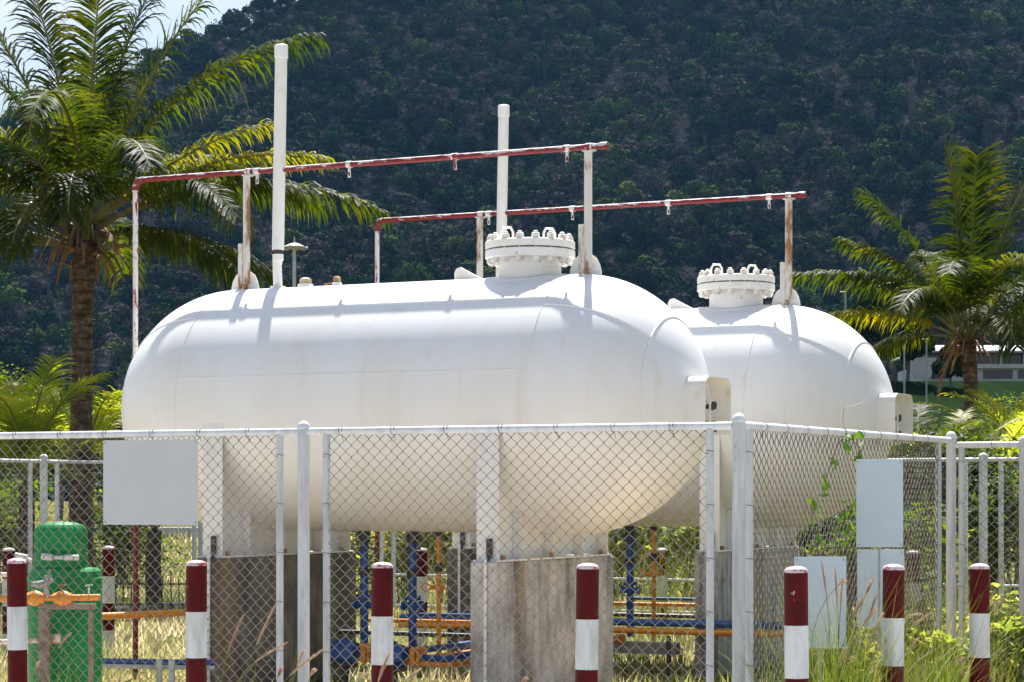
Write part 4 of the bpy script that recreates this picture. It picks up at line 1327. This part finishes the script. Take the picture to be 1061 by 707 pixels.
# ---- fountain grass clumps with plumes (foreground)
def plume_mesh(p0, p1, bend, r, rr):
    """a fuzzy seed head between two points"""
    s = MB()
    ax = (p1 - p0); L = ax.length; ax.normalize()
    a_ = ax.orthogonal().normalized(); b_ = ax.cross(a_)
    for i in range(330):
        f = rr.random(); an = rr.uniform(0, 6.28)
        c = p0 + ax * (L * f) + bend * (f * f)
        q = r * (math.sin(math.pi * (f * .93 + .05)) ** .5) * rr.uniform(.6, 1.25)
        d = (a_ * math.cos(an) + b_ * math.sin(an)); tip = c + d * q + ax * q * 1.6
        sd = d.cross(ax) * .0016
        s.add([c - sd, c + sd, tip], [(0, 1, 2)])
    core = [p0 + ax * (L * f / 5) + bend * ((f / 5) ** 2) for f in range(6)]
    s.tube(core, [r * .25, r * .4, r * .42, r * .38, r * .25, r * .08], 5)
    return s
def grass_clump(px, D, blades, hblade, plumes, seed, label, spread=.3):
    """plumes: list of ((px,y) start, (px,y) end)"""
    rr = random.Random(seed)
    b_ = at(px, D, GZ)
    t = thing('fountain_grass', b_, label, 'grass clump', 'tall grass clumps around the fence')
    m = MB()
    for i in range(blades):
        an = rr.uniform(0, 6.28); q = rr.uniform(0, spread)
        p = Vector((math.cos(an) * q, math.sin(an) * q * .6, 0)); h = hblade * rr.uniform(.5, 1.1)
        le = Vector((rr.gauss(0, .28), rr.gauss(0, .28), 1)).normalized()
        wd = Vector((-le.y, le.x, 0)) if abs(le.x) + abs(le.y) > .01 else Vector((1, 0, 0)); wd = (wd.normalized() + Vector((rr.gauss(0, .5), rr.gauss(0, .5), 0))).normalized() * .0035
        pp = [p]; d = le.copy(); out = Vector((le.x, le.y, 0))
        for k_ in range(5):
            pp.append(pp[-1] + d * h / 5); d = (d + out * .25 + Vector((0, 0, -.05 * k_))).normalized()
        vs = []
        for k_, q_ in enumerate(pp): vs += [q_ - wd * (1 - k_ / 5.3), q_ + wd * (1 - k_ / 5.3)]
        m.add(vs, [(2 * k_, 2 * k_ + 1, 2 * k_ + 3, 2 * k_ + 2) for k_ in range(5)])
    m.build('blades', M['blade'], t, smooth=False)
    for i, (pa, pb) in enumerate(plumes):
        dd = D + rr.uniform(-.15, .15)
        A = at(pa[0], dd, zat(pa[1], dd)) - b_; B = at(pb[0], dd + rr.uniform(-.05, .05), zat(pb[1], dd)) - b_
        bend = Vector((0, 0, -.02))
        ax = (B - A)
        s = plume_mesh(A, B, bend, .015 * rr.uniform(.85, 1.25), rr)
        s.build('plume', M['plume'], t, smooth=False)
        root = Vector((rr.uniform(-.12, .12), rr.uniform(-.08, .08), 0))
        mid = A - ax.normalized() * (A - root).length * .4
        s = MB(); cv = []
        for k_ in range(9):
            u = k_ / 8
            cv.append(root * (1 - u) ** 2 + mid * 2 * u * (1 - u) + A * u * u)
        s.tube(cv, .0022, 4, cap=False); s.build('stalk', M['blade'], t)
    return t
grass_clump(262, 13.6, 46, 1.0, [((236, 676), (252, 634)), ((266, 668), (286, 622)), ((264, 686), (298, 662)), ((288, 702), (292, 690))], 31, 'fountain grass with pinkish plumes before the dark pier', .35)
grass_clump(338, 13.4, 26, .95, [((300, 700), (338, 668)), ((308, 690), (315, 671)), ((322, 700), (326, 692))], 32, 'sparse fountain grass before the fence post, left of the third bollard', .25)
grass_clump(404, 13.2, 20, .85, [((392, 706), (404, 672)), ((370, 706), (382, 694)), ((420, 706), (436, 690))], 33, 'sparse fountain grass at the foot of the third bollard', .25)
grass_clump(548, 13.0, 14, .8, [((540, 710), (546, 700))], 36, 'short weeds left of the fourth bollard', .2)
grass_clump(868, 14.3, 620, 1.35, [((856, 614), (851, 578)), ((868, 632), (865, 584)), ((869, 606), (876, 600)), ((880, 652), (890, 620)), ((895, 622), (905, 596)), ((893, 650), (908, 628)), ((903, 660), (915, 632)),
                                   ((868, 690), (877, 668)), ((842, 706), (848, 682)), ((872, 690), (884, 678)), ((884, 640), (898, 612)), ((871, 628), (873, 596)), ((900, 642), (909, 612))], 34,
            'dense fountain grass with many plumes between the two bollards right of the corner', .42)
grass_clump(955, 15.6, 460, 1.25, [((936, 682), (952, 658)), ((938, 655), (966, 631)), ((958, 700), (976, 678)), ((936, 640), (955, 634)), ((985, 690), (1000, 678)), ((898, 706), (905, 690))], 35, 'fountain grass with drooping plumes behind the chipped bollard', .4)
grass_clump(60, 16.2, 30, .9, [((60, 672), (74, 653)), ((36, 700), (40, 684))], 37, 'sparse seeding grass before the green vessel', .3)
grass_clump(1040, 17.5, 160, .9, [((1030, 640), (1034, 620))], 38, 'tall weeds at the right edge behind the last bollard', .5)

grass_clump(650, 27.0, 150, 1.7, [], 41, 'tall reedy grass right of the pale pier, seen under the tanks', .7)
grass_clump(700, 26.5, 170, 1.8, [], 42, 'tall reedy grass left of the far tank pier', .7)
grass_clump(440, 28.0, 120, 1.5, [], 43, 'tall reedy grass seen under the near tank', .7)
grass_clump(1010, 24.0, 240, 1.5, [], 44, 'tall dry grass beyond the right fence corner', 1.0)
grass_clump(945, 23.0, 200, 1.4, [], 45, 'tall dry grass inside the yard beside the right corner', .8)

# ---- grass on the ground behind the fence
def grass_field():
    rr = random.Random(5)
    m = MB()
    for i in range(42000):
        u = rr.random()
        D = 20.5 + (u ** 1.8) * 75
        x = rr.uniform(-.245, .245) * D
        if D < 23 and -5 < x < 4 and rr.random() < .7: continue
        cl = noise.noise(Vector((x * .5, D * .5, 0)))
        if cl < -.25 and rr.random() < .8: continue
        h = rr.uniform(.05, .17) * (1 + max(0, cl) * 1.6) * (1 + D / 90)
        w_ = .006 * (1 + D / 22)
        an = rr.uniform(0, 3.14); a_ = Vector((math.cos(an), math.sin(an), 0)) * w_
        p = Vector((x, D, GZ)); tip = p + Vector((rr.gauss(0, .35) * h, rr.gauss(0, .35) * h, h))
        m.add([p - a_, p + a_, tip], [(0, 1, 2)])
    o_ = m.build('grass', M['grass'], smooth=False)
    tag(o_, 'patchy green and straw coloured grass behind the fence', 'grass', kind='stuff')
grass_field()

# far kerb, low dark railing
s = MB(); s.box((0, 0, .2), (26, .3, .4), bev=.03)
o_ = s.build('kerb_wall', M['bwhite'], loc=(-4.2, 92, GZ)); tag(o_, 'long low white kerb wall far behind the yard', 'wall')
DF = 34.0
t = thing('low_fence', at(90, DF, GZ), 'low dark iron fence in the grass at the left, behind the green vessel', 'fence')
rf = random.Random(77)
for k in range(27):
    px = -20 + k * 8.2
    x_ = at(px, DF).x - at(90, DF).x
    s = MB(); h_ = .50 + rf.uniform(-.05, .06); s.tube([(x_, 0, 0), (x_ + rf.uniform(-.01, .01), 0, h_ * .5), (x_, 0, h_)], .011, 5)
    s.build('picket', M['dark'], t)
for z_ in (.14, .44):
    s = MB(); q0 = at(-20, DF).x - at(90, DF).x; q1 = at(200, DF).x - at(90, DF).x
    s.tube([(q0, 0, z_), (q1, 0, z_)], .013, 6); s.build('rail', M['dark'], t)

# ------------------------------------------------------------------ house on the bank, far poles, middle distance trees
D = 150.0
ppm = F / D
g = MB()
b0 = at(930, 128, 0); b1 = at(1110, 128, 0)
zt_ = zat(398, 150)
g.add([(b0.x - 25, 112, GZ - .5), (b1.x + 25, 112, GZ - .5), (b1.x + 25, 146, zt_), (b0.x - 25, 146, zt_), (b1.x + 25, 230, zt_ + 3), (b0.x - 25, 230, zt_ + 3)],
      [(0, 1, 2, 3), (3, 2, 4, 5)])
tag(g.build('grass_bank', M['lawn'], smooth=False), kind='structure')
hp = at(1012, D, zt_)
t = thing('house', hp, 'pale low house with a light hipped roof behind the right palm', 'house')
Xh = lambda px: at(px, D).x - hp.x
Zh = lambda y: zat(y, D) - hp.z
s = MB(); s.box(((Xh(956) + Xh(1100)) / 2, 5, Zh(378) / 2), (Xh(1100) - Xh(956), 9.4, Zh(378))); s.build('lower_wall', M['housew'], t, smooth=False)
s = MB(); s.box(((Xh(958) + Xh(1100)) / 2, 5.2, (Zh(366) + Zh(380)) / 2), (Xh(1100) - Xh(958), 9.4, Zh(366) - Zh(380))); s.build('upper_wall', M['glass'], t, smooth=False)
s = MB(); s.box(((Xh(955) + Xh(1100)) / 2, .2, Zh(379.5)), (Xh(1100) - Xh(955), .5, .28)); s.build('floor_band', M['housew'], t, smooth=False)
for (a_, b_) in ((1020, 1050), (1056, 1090), (962, 984)):
    s = MB(); s.box(((Xh(a_) + Xh(b_)) / 2, .27, (Zh(383) + Zh(392)) / 2), (Xh(b_) - Xh(a_), .1, Zh(383) - Zh(392))); s.build('window', M['glass'], t, smooth=False)
for px in (958, 985, 1012, 1038, 1062, 1090):
    s = MB(); s.box((Xh(px), .3, (Zh(366) + Zh(379)) / 2), (.16, .16, Zh(366) - Zh(379))); s.build('column', M['housew'], t, smooth=False)
x0_, x1_ = Xh(951), Xh(1108)
s = MB(); ze = Zh(364); zr = Zh(353)
s.add([(x0_, -.8, ze), (x1_, -.8, ze), (x1_, 11, ze), (x0_, 11, ze), (x0_ + 1.6, 4.8, zr), (x1_ - 1.6, 4.8, zr),
       (x0_, -.8, ze - .12), (x1_, -.8, ze - .12), (x1_, 11, ze - .12), (x0_, 11, ze - .12)],
      [(0, 1, 5, 4), (1, 2, 5), (2, 3, 4, 5), (3, 0, 4), (1, 0, 6, 7), (2, 1, 7, 8), (3, 2, 8, 9), (0, 3, 9, 6), (6, 9, 8, 7)])
s.build('roof', M['houser'], t, smooth=False)
s = MB(); s.prism([(-.5, -.9), (.6, -.9), (1.0, .5), (-.9, .5)], .15, Matrix.Translation((Xh(953), -.5, Zh(379))) @ Matrix.Rotation(R(90), 4, 'X')); s.build('stair_wall', M['housew'], t, smooth=False)

D = 190
p = at(305, D, GZ)
t = thing('light_mast', p, 'tall white floodlight mast far behind the near tank', 'floodlight mast')
H = zat(258, D) - GZ
s = MB(); s.tube([(0, 0, 0), (0, 0, H)], [.22, .14], 10); s.build('mast', M['bwhite'], t)
s = MB(); s.tube([(-.75, 0, H), (.75, 0, H)], .07, 6); s.tube([(0, -.75, H), (0, .75, H)], .07, 6)
s.lathe([(.2, H + .12), (.85, H + .16), (.8, H + .24), (.4, H + .42), (.1, H + .5)], 16); s.tube([(0, 0, H + .45), (0, 0, H + .95)], .05, 6); s.build('head_frame', M['bwhite'], t)
lamp0 = None
for k in range(8):
    an = math.pi * 2 * k / 8
    loc = (math.cos(an) * .98, math.sin(an) * .98, H + .05)
    if lamp0 is None:
        s = MB(); s.box((0, 0, 0), (.34, .28, .22), bev=.03); lamp0 = s.build('floodlight', M['grey'], t, loc=loc)
    else: inst(lamp0, t, loc, (0, 0, an))
for (px, y, D, lab) in ((876, 303, 120, 'thin pale street lamp pole rising right of the far tank'), (937, 350, 125, 'thin pole among the trees left of the house'), (960, 352, 130, 'thin pole before the corner of the house')):
    p = at(px, D, GZ); t = thing('lamp_pole', p, lab, 'lamp pole', 'thin poles near the house')
    H = zat(y, D) - GZ
    s = MB(); s.tube([(0, 0, 0), (0, 0, H)], [.07, .045], 8); s.build('pole', M['grey'], t)
    s = MB(); s.box((-.12, 0, H + .02), (.34, .14, .07), bev=.02); s.build('lamp_head', M['bwhite'], t)

# middle distance trees
mid = [(-12, 140, 9, 'leafy tree cut by the left edge, above the young palms'), (22, 170, 9, 'leafy tree left of the big palm trunk'),
       (62, 150, 7, 'low leafy tree directly left of the big palm trunk'), (112, 165, 9, 'leafy tree between the big palm trunk and the near tank'),
       (884, 175, 8, 'tall dark tree just right of the far tank top'), (908, 150, 6.5, 'dark leafy tree beside the far tank, below the long frond'),
       (928, 165, 8.5, 'dark leafy tree behind the thin pole, left of the house'), (940, 146, 4.5, 'dark leafy tree touching the left corner of the house'),
       (972, 200, 14, 'dark tall tree behind the left end of the house roof'), (1004, 210, 14, 'dark tall tree behind the house, at the right palm crown'),
       (1038, 205, 13, 'dark tall tree behind the right part of the house roof'), (1064, 200, 13, 'dark tall tree cut by the right edge'),
       (985, 144, 3.0, 'small bush in front of the house, left of the palm trunk')]
for i, (px, D, H, lab) in enumerate(mid):
    p = at(px, D, GZ if D < 112 or px < 900 else (zt_ - .4 if D > 146 else zt_ * (D - 112) / 34 - .4))
    crown_tree('broadleaf_tree', p, H, H * .42, 900 + i, M['midleaf'], lab, False, 2200, .22, 'trees between the yard and the hill')

# ------------------------------------------------------------------ air
hz, n, b = newmat('haze')
n.nodes.remove(b)
vol = n.nodes.new('ShaderNodeVolumePrincipled')
vol.inputs['Color'].default_value = (0.24, 0.53, 1.0, 1)
vol.inputs['Density'].default_value = 0.00005
vol.inputs['Anisotropy'].default_value = 0.2
n.links.new(vol.outputs[0], n.nodes['Material Output'].inputs['Volume'])
s = MB(); s.box((0, 650, 190 - .7), (2400, 1700, 380 + 1.2))
o_ = s.build('haze', hz, smooth=False)
tag(o_, 'thin bluish haze in the air before the hill', 'haze', kind='stuff')
